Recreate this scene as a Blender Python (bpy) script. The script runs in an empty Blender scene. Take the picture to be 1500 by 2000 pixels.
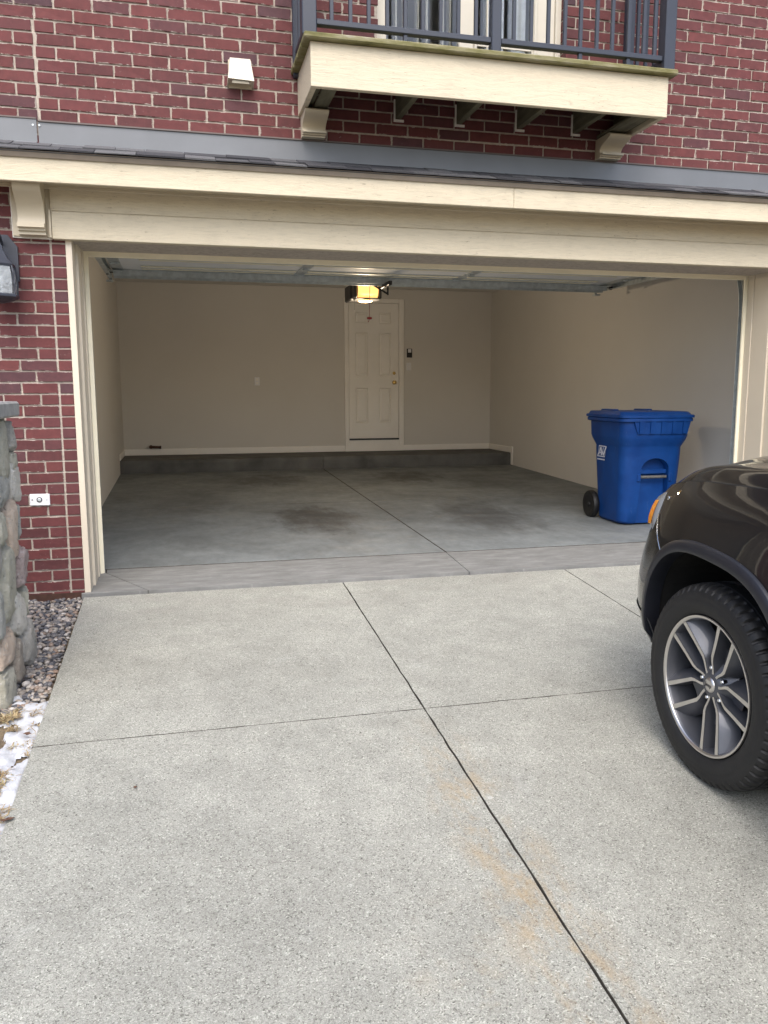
import bpy, bmesh, math, random
from mathutils import Vector, Matrix, noise
R = math.radians
sc = bpy.context.scene
col = sc.collection

# ------------------------------------------------------------------ camera
cd = bpy.data.cameras.new('camera'); cam = bpy.data.objects.new('camera', cd); col.objects.link(cam); sc.camera = cam
yaw, pitch, roll = R(13.9291), R(-8.3675), R(-0.1192)
fw = Vector((math.sin(yaw)*math.cos(pitch), math.cos(yaw)*math.cos(pitch), math.sin(pitch)))
r0 = Vector((math.cos(yaw), -math.sin(yaw), 0)); u0 = r0.cross(fw)
rr = r0*math.cos(roll) + u0*math.sin(roll); uu = -r0*math.sin(roll) + u0*math.cos(roll)
m = Matrix((rr, uu, -fw)).transposed().to_4x4(); m.translation = Vector((0.5452, -5.72, 1.2387)); cam.matrix_world = m
cd.sensor_fit = 'VERTICAL'; cd.sensor_height = 24; cd.lens = 24*1585.4/2000; cd.clip_start = .05; cd.clip_end = 1500

# ------------------------------------------------------------------ sky, sun, exposure
w = bpy.data.worlds.new('World'); sc.world = w; w.use_nodes = True
nt = w.node_tree; bg = nt.nodes['Background']
sky = nt.nodes.new('ShaderNodeTexSky'); sky.sky_type = 'NISHITA'; sky.sun_disc = False
SUN_EL, SUN_AZ = 52, 194          # azimuth clockwise from +Y: behind the camera, a little to the left
sky.sun_elevation = R(SUN_EL); sky.sun_rotation = R(SUN_AZ)
sky.air_density = 1.0; sky.dust_density = 4.0; sky.ozone_density = 1.0; sky.altitude = 200
nt.links.new(sky.outputs[0], bg.inputs[0]); bg.inputs[1].default_value = .15
sl = bpy.data.lights.new('sun', 'SUN'); sl.energy = 1.5; sl.angle = R(60); sl.color = (1, .985, .96)
sun = bpy.data.objects.new('sun', sl); col.objects.link(sun); sun.location = (-3, -8, 9)
d = -Vector((math.sin(R(SUN_AZ))*math.cos(R(SUN_EL)), math.cos(R(SUN_AZ))*math.cos(R(SUN_EL)), math.sin(R(SUN_EL))))
sun.rotation_euler = d.to_track_quat('-Z', 'Y').to_euler()
sc.view_settings.view_transform = 'Standard'; sc.view_settings.look = 'None'
sc.view_settings.exposure = 1.02; sc.view_settings.gamma = 1
sc.render.engine = 'CYCLES'
sc.cycles.use_denoising = True
sc.cycles.max_bounces = 12; sc.cycles.diffuse_bounces = 7; sc.cycles.glossy_bounces = 5; sc.cycles.transmission_bounces = 6
sc.cycles.sample_clamp_indirect = 6

# ------------------------------------------------------------------ material kit
class NT:
    def __init__(s, name):
        s.m = bpy.data.materials.new(name); s.m.use_nodes = True
        s.t = s.m.node_tree; s.b = s.t.nodes['Principled BSDF']
    def n(s, typ, **kw):
        x = s.t.nodes.new(typ)
        for k, v in kw.items():
            if isinstance(k, str) and k.startswith('i_'):
                x.inputs[k[2:].replace('_', ' ')].default_value = v
            else: setattr(x, k, v)
        return x
    def l(s, a, b): s.t.links.new(a, b)
    def coord(s, kind='Object', scale=(1, 1, 1), loc=(0, 0, 0)):
        if kind == 'World':
            g = s.n('ShaderNodeNewGeometry').outputs['Position']
        else: g = s.n('ShaderNodeTexCoord').outputs[kind]
        mp = s.n('ShaderNodeMapping'); mp.inputs['Scale'].default_value = scale; mp.inputs['Location'].default_value = loc
        s.l(g, mp.inputs[0]); return mp.outputs[0]
    def noise(s, co, scale, detail=4, rough=.55, dist=0):
        x = s.n('ShaderNodeTexNoise'); x.inputs['Scale'].default_value = scale; x.inputs['Detail'].default_value = detail
        x.inputs['Roughness'].default_value = rough; x.inputs['Distortion'].default_value = dist
        s.l(co, x.inputs['Vector']); return x.outputs['Fac']
    def ramp(s, fac, stops, interp='LINEAR'):
        x = s.n('ShaderNodeValToRGB'); e = x.color_ramp.elements; x.color_ramp.interpolation = interp
        while len(e) < len(stops): e.new(.5)
        for q, (p, c) in zip(e, stops):
            q.position = p; q.color = c if len(c) == 4 else (*c, 1)
        s.l(fac, x.inputs[0]); return x.outputs[0]
    def fr(s, fac, a, b, lo=0., hi=1.):
        x = s.n('ShaderNodeMapRange'); s.l(fac, x.inputs[0])
        for i, v in zip((1, 2, 3, 4), (a, b, lo, hi)): x.inputs[i].default_value = v
        return x.outputs[0]
    def mix(s, fac, a, b, mode='MIX'):
        x = s.n('ShaderNodeMix', data_type='RGBA', blend_type=mode)
        for sock, v in ((x.inputs[0], fac), (x.inputs[6], a), (x.inputs[7], b)):
            if hasattr(v, 'links') or hasattr(v, 'is_linked'): s.l(v, sock)
            elif isinstance(v, (int, float)): sock.default_value = v
            else: sock.default_value = (*v, 1) if len(v) == 3 else v
        return x.outputs[2]
    def math(s, op, a, b=0):
        x = s.n('ShaderNodeMath', operation=op)
        for sock, v in zip(x.inputs, (a, b)):
            if hasattr(v, 'is_linked'): s.l(v, sock)
            else: sock.default_value = v
        return x.outputs[0]
    def sep(s, v):
        x = s.n('ShaderNodeSeparateXYZ'); s.l(v, x.inputs[0]); return x.outputs
    def col(s, v):
        if hasattr(v, 'is_linked'): s.l(v, s.b.inputs['Base Color'])
        else: s.b.inputs['Base Color'].default_value = (*v, 1)
    def set(s, **kw):
        for k, v in kw.items():
            i = s.b.inputs[k.replace('_', ' ')]
            if hasattr(v, 'is_linked'): s.l(v, i)
            else: i.default_value = v
    def bump(s, h, strength=.3, dist=.01, prev=None):
        x = s.n('ShaderNodeBump'); x.inputs['Strength'].default_value = strength; x.inputs['Distance'].default_value = dist
        s.l(h, x.inputs['Height'])
        if prev is not None: s.l(prev, x.inputs['Normal'])
        s.l(x.outputs[0], s.b.inputs['Normal']); return x.outputs[0]

def plain(name, c, rough=.5, var=.12, scale=9, metallic=0, bump=0, bscale=60, **kw):
    k = NT(name); co = k.coord('World')
    f = k.noise(co, scale, 5)
    lo = tuple(x*(1-var) for x in c); hi = tuple(min(1, x*(1+var)) for x in c)
    k.col(k.ramp(f, [(.3, lo), (.7, hi)])); k.set(Roughness=rough, Metallic=metallic, **kw)
    if bump: k.bump(k.noise(co, bscale, 4), bump, .004)
    return k.m

M = {}
# brick: colour varies from brick to brick, kiln blotches, mortar smears
def mk_brick(name, island):
    k = NT(name)
    rnd = k.n('ShaderNodeNewGeometry').outputs['Random Per Island'] if island else k.n('ShaderNodeObjectInfo').outputs['Random']
    co = k.coord('World')
    base = k.ramp(rnd, [(0, (0.08453, 0.02551, 0.02653)), (.25, (0.1041, 0.02782, 0.02773)), (.5, (0.1257, 0.03361, 0.03255)), (.75, (0.1106, 0.02898, 0.03014)), (.93, (0.09536, 0.0313, 0.03375)), (1, (0.06719, 0.03245, 0.03978))])
    f = k.noise(co, 22, 6, .65); c = k.mix(.6, base, k.ramp(f, [(.25, (.35, .33, .35)), (.5, (.5, .5, .5)), (.75, (.7, .66, .66))]), 'OVERLAY')
    streak = k.noise(k.coord('World', (60, 60, 5)), 1.2, 3); c = k.mix(k.fr(streak, .55, .8, 0, .35), c, (.13, .047, .043))
    sm = k.math('MULTIPLY', k.fr(k.noise(co, 35, 5, .7), .63, .70), k.fr(k.noise(co, 4, 3), .45, .62))
    c = k.mix(k.math('MULTIPLY', sm, .55), c, (.42, .36, .33))
    if not island:
        oc = k.sep(k.n('ShaderNodeTexCoord').outputs['Object'])
        dx = k.math('MULTIPLY', k.math('SUBTRACT', .5, k.math('ABSOLUTE', oc[0])), .2); dz = k.math('MULTIPLY', k.math('SUBTRACT', .5, k.math('ABSOLUTE', oc[2])), .0575)
        ed = k.math('MINIMUM', dx, dz); ed = k.math('ADD', ed, k.fr(k.noise(co, 26, 5, .7), .38, .80, .006, -.007))
        c = k.mix(k.fr(ed, .0024, .0006, 0, .85), c, (.42, .37, .325))
    k.col(c); k.set(Roughness=.82)
    k.bump(k.noise(co, 160, 5, .7), .35, .003); return k.m
M['brick'] = mk_brick('brick clay', False); M['bricks'] = mk_brick('brick clay joined', True)
k = NT('mortar'); co = k.coord('World'); f = k.noise(co, 30, 6, .7)
k.col(k.ramp(f, [(.25, (0.2903, 0.2479, 0.2072)), (.5, (0.4355, 0.3798, 0.3223)), (.75, (0.5322, 0.4718, 0.4068))])); k.set(Roughness=.95); k.bump(k.noise(co, 120, 6, .75), .8, .006); M['mortar'] = k.m
# rough-sawn painted boards
def mk_board(name, c, dirt=.25):
    k = NT(name); co = k.coord('World', (1, 1, 1)); g = k.coord('World', (5.5, 20, 55))
    dis = k.n('ShaderNodeTexNoise'); dis.inputs['Scale'].default_value = 2.4; dis.inputs['Detail'].default_value = 3; k.l(co, dis.inputs['Vector'])
    ad = k.n('ShaderNodeVectorMath', operation='MULTIPLY_ADD'); k.l(dis.outputs['Color'], ad.inputs[0]); ad.inputs[1].default_value = (1.6, 1.6, 4.5); k.l(g, ad.inputs[2])
    grain = k.noise(ad.outputs[0], 1.5, 7, .72)
    fine = k.noise(k.coord('World', (20, 60, 160)), 1.6, 4, .6)
    crack = k.math('MULTIPLY', k.fr(k.noise(k.coord('World', (13, 30, 70)), 1.5, 5, .7), .40, .30), k.fr(k.noise(co, 3.2, 3), .42, .6))
    c1 = k.ramp(grain, [(.25, tuple(x*.82 for x in c)), (.5, c), (.75, tuple(min(.9, x*1.06) for x in c))])
    c2 = k.mix(k.fr(k.noise(co, 5, 5, .7), .5, .8, 0, dirt), c1, (.36, .32, .24))
    spots = k.fr(k.noise(k.coord('World', (40, 40, 70)), 1, 2), .26, .22)
    c3 = k.mix(k.math('MULTIPLY', k.math('MAXIMUM', crack, spots), .8), c2, (.20, .16, .11))
    k.col(c3); k.set(Roughness=.62)
    b1 = k.bump(grain, .55, .006); k.bump(k.math('SUBTRACT', fine, k.math('MULTIPLY', crack, 2.0)), .4, .003, b1); return k.m
CREAM = (.595, .525, .39)
M['board'] = mk_board('cream painted rough wood', CREAM)
M['cream'] = plain('cream painted smooth trim', (.53, .465, .345), .45, .06, 3, bump=.08)
M['jamb'] = plain('taupe clad jamb', (.62, .55, .44), .45, .04, 1.5)
M['stop'] = plain('pale vinyl door stop', (.86, .80, .62), .4, .06, 4)
M['caulk'] = plain('white caulk', (.75, .72, .66), .5, .1, 30, bump=.3)
M['flash'] = plain('grey painted flashing', (.150, .158, .168), .38, .08, 4, metallic=.15)
M['flash_lip'] = plain('brown flashing edge', (.11, .085, .075), .5)
M['drip'] = plain('taupe drip edge', (.26, .22, .18), .45)
k = NT('asphalt shingle'); co = k.coord('World'); rnd = k.n('ShaderNodeObjectInfo').outputs['Random']
k.col(k.mix(.7, k.ramp(rnd, [(0, (.028, .028, .034)), (.5, (.06, .06, .066)), (1, (.11, .11, .115))]), k.ramp(k.noise(co, 260, 2), [(.3, (.25, .25, .25)), (.7, (.75, .75, .75))]), 'OVERLAY'))
k.set(Roughness=.95); k.bump(k.noise(co, 300, 2), .6, .003); M['shingle'] = k.m
# mossy deck edge
k = NT('algae stained deck edge'); co = k.coord('World', (2, 6, 10)); f = k.noise(co, 2.2, 6, .65)
k.col(k.ramp(f, [(.3, (.07, .068, .018)), (.45, (.14, .13, .045)), (.6, (.22, .20, .11)), (.75, (.32, .30, .24))])); k.set(Roughness=.8); k.bump(k.noise(k.coord('World'), 60, 5), .5, .004); M['algae'] = k.m
k = NT('treated lumber'); co = k.coord('World', (14, 3, 14)); f = k.noise(co, 2, 5, .6)
k.col(k.ramp(f, [(.3, (.075, .07, .04)), (.6, (.14, .13, .085)), (.8, (.20, .18, .13))])); k.set(Roughness=.85); k.bump(f, .4, .004); M['lumber'] = k.m
M['rail'] = plain('slate powder-coated metal', (.030, .036, .052), .42, .06, 5)
M['black_metal'] = plain('black painted metal', (.035, .040, .055), .45, .15, 14)
# garage paint
k = NT('greige wall paint'); co = k.coord('World')
k.col(k.ramp(k.noise(co, 1.1, 4), [(.3, (.595, .57, .53)), (.7, (.625, .60, .56))])); k.set(Roughness=.7); k.bump(k.noise(co, 180, 3), .12, .002); M['wall'] = k.m
M['white'] = plain('white interior paint', (.82, .79, .74), .45, .04, 3)
M['ceiling'] = plain('ceiling paint', (.70, .68, .64), .8, .04, 2)
M['panel'] = plain('pale steel door panel', (.74, .76, .78), .7, .05, 3, metallic=.0, Specular_IOR_Level=.08)
M['panel_rib'] = plain('cream embossed rib', (.80, .77, .62), .5, .05)
M['galv'] = plain('galvanised steel', (.50, .54, .55), .42, .18, 18, metallic=.35)
M['darksteel'] = plain('dark steel', (.05, .05, .052), .45, .15, 20, metallic=.5)
M['brass'] = plain('polished brass', (.62, .42, .14), .22, .05, 5, metallic=1)
M['plate'] = plain('white plastic plate', (.72, .72, .74), .35, .03)
M['blackplastic'] = plain('black plastic', (.012, .012, .014), .4, .1, 20)
M['red'] = plain('red plastic', (.30, .012, .018), .4, .1, 20)
M['iron'] = plain('rusty pipe', (.06, .025, .015), .7, .3, 40)
# driveway: exposed-aggregate concrete with rust stains along the centre joint
def mk_concrete():
    k = NT('exposed aggregate driveway concrete'); co = k.coord('World')
    p = k.sep(co)
    v = k.n('ShaderNodeTexVoronoi'); v.inputs['Scale'].default_value = 270; k.l(co, v.inputs['Vector'])
    vs = k.sep(v.outputs['Color'])
    agg = k.ramp(vs[0], [(0, (0.06288, 0.06075, 0.05176)), (.14, (0.1425, 0.1393, 0.1218)), (.35, (0.2599, 0.2608, 0.2298)), (.7, (0.3228, 0.324, 0.2878)), (.88, (0.4192, 0.4212, 0.3768)), (1, (0.5533, 0.5508, 0.4948))])
    v2 = k.n('ShaderNodeTexVoronoi'); v2.inputs['Scale'].default_value = 380; k.l(co, v2.inputs['Vector'])
    paste = k.ramp(k.sep(v2.outputs['Color'])[1], [(0, (0.197, 0.1985, 0.1735)), (.5, (0.2892, 0.29, 0.2573)), (1, (0.3856, 0.3872, 0.3464))])
    c = k.mix(k.fr(k.noise(co, 70, 3), .42, .58, .15, .85), paste, agg)
    big = k.noise(co, .9, 5, .6); mid = k.noise(co, 6, 5, .65)
    c = k.mix(.75, c, k.ramp(big, [(.3, (.41, .41, .408)), (.7, (.58, .58, .576))]), 'OVERLAY')
    c = k.mix(.6, c, k.ramp(mid, [(.3, (.40, .40, .395)), (.7, (.60, .60, .595))]), 'OVERLAY')
    # rust near x = 1.56
    dx = k.math('ABSOLUTE', k.math('ADD', p[0], -1.53))
    m1 = k.math('MULTIPLY', k.fr(dx, .02, .20, 1, 0), k.fr(p[1], -2.4, -3.1))
    m1 = k.math('MULTIPLY', m1, k.fr(k.noise(k.coord('World', (2.2, 1, 1)), 5.5, 6, .72), .47, .68))
    c = k.mix(k.math('MULTIPLY', m1, .8), c, (.33, .235, .12))
    m2 = k.math('MULTIPLY', k.fr(k.math('ABSOLUTE', k.math('ADD', p[0], -1.25)), .0, .28, 1, 0), k.fr(p[1], -3.5, -3.9))
    m2 = k.math('MULTIPLY', m2, k.fr(k.noise(co, 9, 6, .7), .52, .7)); c = k.mix(k.math('MULTIPLY', m2, .32), c, (.34, .26, .15))
    # dirtier band along the garage apron and pale scuffs
    m3 = k.math('MULTIPLY', k.fr(p[1], -1.15, -.75), k.fr(k.noise(k.coord('World', (.8, 3, 1)), 2.5, 5), .42, .66)); c = k.mix(k.math('MULTIPLY', m3, .3), c, (.25, .235, .21))
    m4 = k.fr(k.noise(k.coord('World', (1, 1, 1), (3, 8, 1)), 3.1, 5, .6), .66, .78, 0, .35); c = k.mix(m4, c, (.44, .445, .425))
    wsp = k.n('ShaderNodeTexVoronoi'); wsp.inputs['Scale'].default_value = 5.5; k.l(co, wsp.inputs['Vector'])
    c = k.mix(k.math('MULTIPLY', k.fr(wsp.outputs['Distance'], .035, .02), k.fr(k.sep(wsp.outputs['Color'])[0], .62, .66)), c, (.07, .062, .055))
    c = k.mix(k.math('MULTIPLY', k.fr(wsp.outputs['Distance'], .075, .02), k.fr(k.sep(wsp.outputs['Color'])[1], .88, .9, 0, .6)), c, (.62, .61, .58))
    vc = k.n('ShaderNodeTexVoronoi', feature='DISTANCE_TO_EDGE'); vc.inputs['Scale'].default_value = .9
    wv_ = k.n('ShaderNodeTexNoise'); wv_.inputs['Scale'].default_value = 4; wv_.inputs['Detail'].default_value = 6; k.l(co, wv_.inputs['Vector'])
    va = k.n('ShaderNodeVectorMath', operation='MULTIPLY_ADD'); k.l(wv_.outputs['Color'], va.inputs[0]); va.inputs[1].default_value = (.35, .35, .35); k.l(co, va.inputs[2]); k.l(va.outputs[0], vc.inputs['Vector'])
    hc = k.math('MULTIPLY', k.fr(vc.outputs['Distance'], .0035, .0012), k.fr(k.noise(co, 1.3, 2), .56, .64)); c = k.mix(k.math('MULTIPLY', hc, .45), c, (.15, .14, .12))
    tm = k.math('MULTIPLY', k.fr(k.math('ABSOLUTE', k.math('SUBTRACT', k.math('ABSOLUTE', k.math('ADD', p[0], -.72)), .0)), .10, .26, 1, 0), k.fr(k.noise(k.coord('World', (5, .6, 1)), 2.2, 5, .6), .45, .7)); c = k.mix(k.math('MULTIPLY', tm, .14), c, (.19, .185, .17))
    k.col(c); k.set(Roughness=.9)
    b = k.bump(k.noise(co, 140, 4, .7), .55, .006); k.bump(v.outputs['Distance'], .35, .004, b); return k.m
M['drive'] = mk_concrete()
M['joint'] = plain('dark joint grit', (.045, .038, .03), .95, .4, 60, bump=.6)
def mk_floor():
    k = NT('stained smooth garage concrete'); co = k.coord('World'); p = k.sep(co)
    f = k.noise(co, 1.6, 7, .65, .6); c = k.ramp(f, [(.3, (0.1193, 0.1311, 0.1334)), (.5, (0.1722, 0.1879, 0.1915)), (.72, (0.2209, 0.2403, 0.2445))])
    c = k.mix(.75, c, k.ramp(k.noise(k.coord('World', (5, 2.5, 1)), 3, 8, .75), [(.3, (.38, .38, .38)), (.7, (.62, .62, .62))]), 'OVERLAY')
    for (sx, sy, rx, ry, s) in ((1.74, 1.75, .42, .75, .78), (1.62, 4.6, .55, .6, .62), (3.4, 4.55, .5, .65, .7), (3.35, 1.5, .5, .9, .55), (.6, 3.0, .5, 1.0, .25), (4.3, 3.9, .5, .7, .3)):
        a = k.math('DIVIDE', k.math('ADD', p[0], -sx), rx); b = k.math('DIVIDE', k.math('ADD', p[1], -sy), ry)
        r2 = k.math('ADD', k.math('MULTIPLY', a, a), k.math('MULTIPLY', b, b))
        mm = k.math('MULTIPLY', k.fr(k.math('ADD', r2, k.fr(k.noise(k.coord('World', (1.6, .8, 1)), 4.5, 8, .75), .3, .7, -.75, .75)), 1.1, .1), s)
        c = k.mix(mm, c, (.04, .039, .037))
    sp = k.fr(k.noise(co, 24, 3, .6), .735, .77, 0, .7); c = k.mix(sp, c, (.48, .47, .45))
    k.col(c); k.set(Roughness=k.fr(k.noise(co, 4, 4), .3, .7, .5, .75)); k.bump(k.noise(co, 70, 4), .12, .003); return k.m
M['floor'] = mk_floor()
M['step'] = plain('shade-darkened step concrete', (.105, .105, .10), .9, .35, 3.5, bump=.3)  # darker than the floor: the shade on the step face is put into the colour
k = NT('weathered apron concrete'); co = k.coord('World'); f = k.noise(k.coord('World', (1.2, 5, 1)), 3.2, 7, .7)
c = k.ramp(f, [(.3, (.13, .130, .124)), (.55, (.19, .191, .184)), (.75, (.26, .26, .25))]); c = k.mix(k.fr(k.noise(k.coord('World', (3, 14, 1)), 4, 5, .7), .6, .72, 0, .6), c, (.40, .395, .385))
k.col(c); k.set(Roughness=.85); k.bump(k.noise(co, 90, 5), .3, .004); M['apron'] = k.m
# ground cover
k = NT('winter soil and lawn'); co = k.coord('World'); k.col(k.ramp(k.noise(co, 9, 6, .7), [(.3, (.07, .05, .035)), (.5, (.14, .105, .065)), (.7, (.21, .165, .10))])); k.set(Roughness=.95); k.bump(k.noise(co, 60, 5), .8, .02); M['soil'] = k.m
k = NT('snow'); co = k.coord('World'); k.col(k.ramp(k.noise(co, 20, 4), [(.3, (.40, .415, .44)), (.7, (.52, .53, .555))])); k.set(Roughness=.6, Subsurface_Weight=.15, Subsurface_Radius=(.02, .03, .04)); k.bump(k.noise(co, 55, 5, .7), .6, .008); M['snow'] = k.m
k = NT('river pebbles'); rnd = k.n('ShaderNodeNewGeometry').outputs['Random Per Island']
k.col(k.mix(.5, k.ramp(rnd, [(0, (.035, .036, .045)), (.2, (.09, .09, .10)), (.4, (.16, .15, .145)), (.55, (.25, .22, .19)), (.7, (.33, .30, .26)), (.85, (.22, .15, .11)), (1, (.50, .48, .45))]), k.ramp(k.noise(k.coord('World'), 120, 4), [(.3, (.35, .35, .35)), (.7, (.65, .65, .65))]), 'OVERLAY')); k.set(Roughness=.6); M['pebble'] = k.m
k = NT('dry straw grass'); rnd = k.n('ShaderNodeNewGeometry').outputs['Random Per Island']
k.col(k.ramp(rnd, [(0, (.16, .10, .045)), (.4, (.34, .25, .13)), (.8, (.48, .39, .23)), (1, (.22, .20, .09))])); k.set(Roughness=.8); M['straw'] = k.m
M['leaf'] = plain('dead leaf', (.10, .05, .03), .7, .3, 60)
def mk_stone(name, a, b, c3):
    k = NT(name); co = k.coord('World'); f = k.noise(co, 14, 7, .7, .4)
    c = k.ramp(f, [(.28, a), (.5, b), (.72, c3)])
    c = k.mix(k.fr(k.noise(co, 55, 4, .7), .56, .7, 0, .6), c, tuple(min(.7, x*1.5) for x in c3)); c = k.mix(k.fr(k.noise(co, 38, 5), .40, .30, 0, .7), c, tuple(x*.4 for x in a))
    k.col(c); k.set(Roughness=.85); b1 = k.bump(k.noise(co, 26, 8, .75), 1.0, .03); k.bump(k.noise(co, 110, 5, .75), .7, .006, b1); return k.m
STONE = {'green': mk_stone('greenish fieldstone', (0.391, 0.381, 0.302), (0.540, 0.521, 0.424), (0.667, 0.633, 0.530)),
         'white': mk_stone('pale fieldstone', (0.529, 0.504, 0.445), (0.713, 0.678, 0.604), (0.780, 0.780, 0.710)),
         'blue': mk_stone('blue grey fieldstone', (0.310, 0.319, 0.302), (0.443, 0.448, 0.413), (0.575, 0.566, 0.519)),
         'pink': mk_stone('pink tan fieldstone', (0.506, 0.398, 0.307), (0.667, 0.538, 0.424), (0.759, 0.644, 0.530)),
         'purple': mk_stone('mauve fieldstone', (0.322, 0.246, 0.239), (0.471, 0.375, 0.355), (0.598, 0.504, 0.466)),
         'grey': mk_stone('grey fieldstone', (0.356, 0.336, 0.297), (0.494, 0.470, 0.419), (0.621, 0.588, 0.530)),
         'brown': mk_stone('brown grey fieldstone', (0.299, 0.252, 0.207), (0.414, 0.358, 0.297), (0.540, 0.482, 0.408))}
M['stone_mortar'] = plain('stone bed mortar', (.36, .34, .30), .95, .2, 20, bump=.8, bscale=70)
M['cap'] = plain('grey cast concrete cap', (.30, .30, .29), .85, .2, 18, bump=.4)

# ------------------------------------------------------------------ mesh kit
class MB:
    def __init__(s): s.v = []; s.f = []
    def add(s, vs, fs):
        o = len(s.v); s.v += [tuple(x) for x in vs]; s.f += [tuple(i+o for i in q) for q in fs]; return s
    def box(s, x0, x1, y0, y1, z0, z1, mat=None):
        vs = [Vector((x, y, z)) for x in (x0, x1) for y in (y0, y1) for z in (z0, z1)]
        if mat: vs = [mat @ v for v in vs]
        return s.add(vs, [(0, 1, 3, 2), (4, 6, 7, 5), (0, 4, 5, 1), (2, 3, 7, 6), (0, 2, 6, 4), (1, 5, 7, 3)])
    def bbox(s, x0, x1, y0, y1, z0, z1, b=.004, mat=None):
        "box with one bevel on every edge"
        bm = bmesh.new(); bmesh.ops.create_cube(bm, size=1)
        for v in bm.verts: v.co = Vector(((x0+x1)/2+v.co.x*(x1-x0), (y0+y1)/2+v.co.y*(y1-y0), (z0+z1)/2+v.co.z*(z1-z0)))
        bmesh.ops.bevel(bm, geom=list(bm.edges), offset=min(b, .45*min(x1-x0, y1-y0, z1-z0)), segments=1, affect='EDGES')
        bm.verts.index_update()
        s.add([(mat @ v.co) if mat else v.co for v in bm.verts], [[q.index for q in f.verts] for f in bm.faces]); bm.free(); return s
    def prism(s, poly, a0, a1, axis='x'):
        "poly in the two other axes (cyclic order), swept along axis"
        n = len(poly); vs = []
        for a in (a0, a1):
            for (p, q) in poly: vs.append({'x': (a, p, q), 'y': (p, a, q), 'z': (p, q, a)}[axis])
        fs = [tuple(range(n))[::-1], tuple(range(n, 2*n))] + [(i, (i+1) % n, n+(i+1) % n, n+i) for i in range(n)]
        return s.add(vs, fs)
    def tube(s, pts, r, n=8, caps=True):
        pts = [Vector(p) for p in pts]; rs = r if isinstance(r, (list, tuple)) else [r]*len(pts)
        o = len(s.v); up = Vector((0, 0, 1))
        for i, p in enumerate(pts):
            t = (pts[min(i+1, len(pts)-1)]-pts[max(i-1, 0)]).normalized()
            a = t.cross(up); a = a.normalized() if a.length > 1e-3 else Vector((1, 0, 0)); b = t.cross(a)
            for k in range(n):
                an = 2*math.pi*k/n; s.v.append(tuple(p+rs[i]*(math.cos(an)*a+math.sin(an)*b)))
        for i in range(len(pts)-1):
            for k in range(n): s.f.append((o+i*n+k, o+i*n+(k+1) % n, o+(i+1)*n+(k+1) % n, o+(i+1)*n+k))
        if caps: s.f.append(tuple(o+k for k in range(n))[::-1]); s.f.append(tuple(o+(len(pts)-1)*n+k for k in range(n)))
        return s
    def lathe(s, prof, n=32, c=(0, 0, 0), axis='z', a0=0, a1=2*math.pi, closed=False):
        "prof = [(r, h)]"
        full = abs(a1-a0-2*math.pi) < 1e-6; m = n if full else n+1; o = len(s.v); L = len(prof)
        for i in range(m):
            an = a0+(a1-a0)*i/n; ca, sa = math.cos(an), math.sin(an)
            for (r, h) in prof:
                p = {'z': (r*ca, r*sa, h), 'x': (h, r*ca, r*sa), 'y': (r*ca, h, r*sa)}[axis]
                s.v.append((c[0]+p[0], c[1]+p[1], c[2]+p[2]))
        for i in range(n):
            j = (i+1) % m
            for q in range(L if closed else L-1):
                q2 = (q+1) % L; s.f.append((o+i*L+q, o+j*L+q, o+j*L+q2, o+i*L+q2))
        return s
    def grid(s, rows, flip=False):
        o = len(s.v); nr, nc = len(rows), len(rows[0])
        for r in rows: s.v += [tuple(p) for p in r]
        for i in range(nr-1):
            for j in range(nc-1):
                q = (o+i*nc+j, o+i*nc+j+1, o+(i+1)*nc+j+1, o+(i+1)*nc+j); s.f.append(q[::-1] if flip else q)
        return s
    def build(s, name, mat, parent=None, smooth=None, recalc=True):
        me = bpy.data.meshes.new(name); me.from_pydata(s.v, [], s.f); me.validate()
        if recalc:
            bm = bmesh.new(); bm.from_mesh(me); bmesh.ops.recalc_face_normals(bm, faces=bm.faces); bm.to_mesh(me); bm.free()
        if mat: me.materials.append(mat)
        if smooth:
            me.polygons.foreach_set('use_smooth', [True]*len(me.polygons))
            me.set_sharp_from_angle(angle=R(smooth))
        o = bpy.data.objects.new(name, me); col.objects.link(o)
        if parent: put(o, parent)
        return o
def put(o, parent): o.parent = parent
def tag(o, label=None, cat=None, group=None, kind=None):
    if label: o['label'] = label
    if cat: o['category'] = cat
    if group: o['group'] = group
    if kind: o['kind'] = kind
    return o
def empty(name, loc=(0, 0, 0), rot=(0, 0, 0)):
    o = bpy.data.objects.new(name, None); o.empty_display_size = .1; col.objects.link(o); o.location = loc; o.rotation_euler = rot; return o
def copy_tree(o, parent=None):
    c = o.copy(); col.objects.link(c); c.parent = parent
    for ch in [x for x in o.children]: copy_tree(ch, c)
    return c
def smoothstep(a, b, x):
    t = max(0, min(1, (x-a)/(b-a))); return t*t*(3-2*t)
def interp(tab, x):
    if x <= tab[0][0]: return tab[0][1]
    for (a, b), (c, d2) in zip(tab, tab[1:]):
        if x <= c: return b+(d2-b)*(x-a)/(c-a)
    return tab[-1][1]
def crom(pts, n):
    "Catmull-Rom through 2-D points, n samples per span"
    out = []; P = [pts[0]]+list(pts)+[pts[-1]]
    for i in range(1, len(P)-2):
        for k in range(n):
            t = k/n; a, b, c, e = P[i-1], P[i], P[i+1], P[i+2]
            out.append(tuple(.5*((2*b[j])+(-a[j]+c[j])*t+(2*a[j]-5*b[j]+4*c[j]-e[j])*t*t+(-a[j]+3*b[j]-3*c[j]+e[j])*t**3) for j in range(len(b))))
    out.append(tuple(pts[-1])); return out

YB = -.40                      # brick face
def DZ(y): return -.03+.0766*(y+.42)      # driveway surface, falls away from the garage
def FZ(y): return .028+.0249*y            # garage floor, falls towards the door

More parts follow.
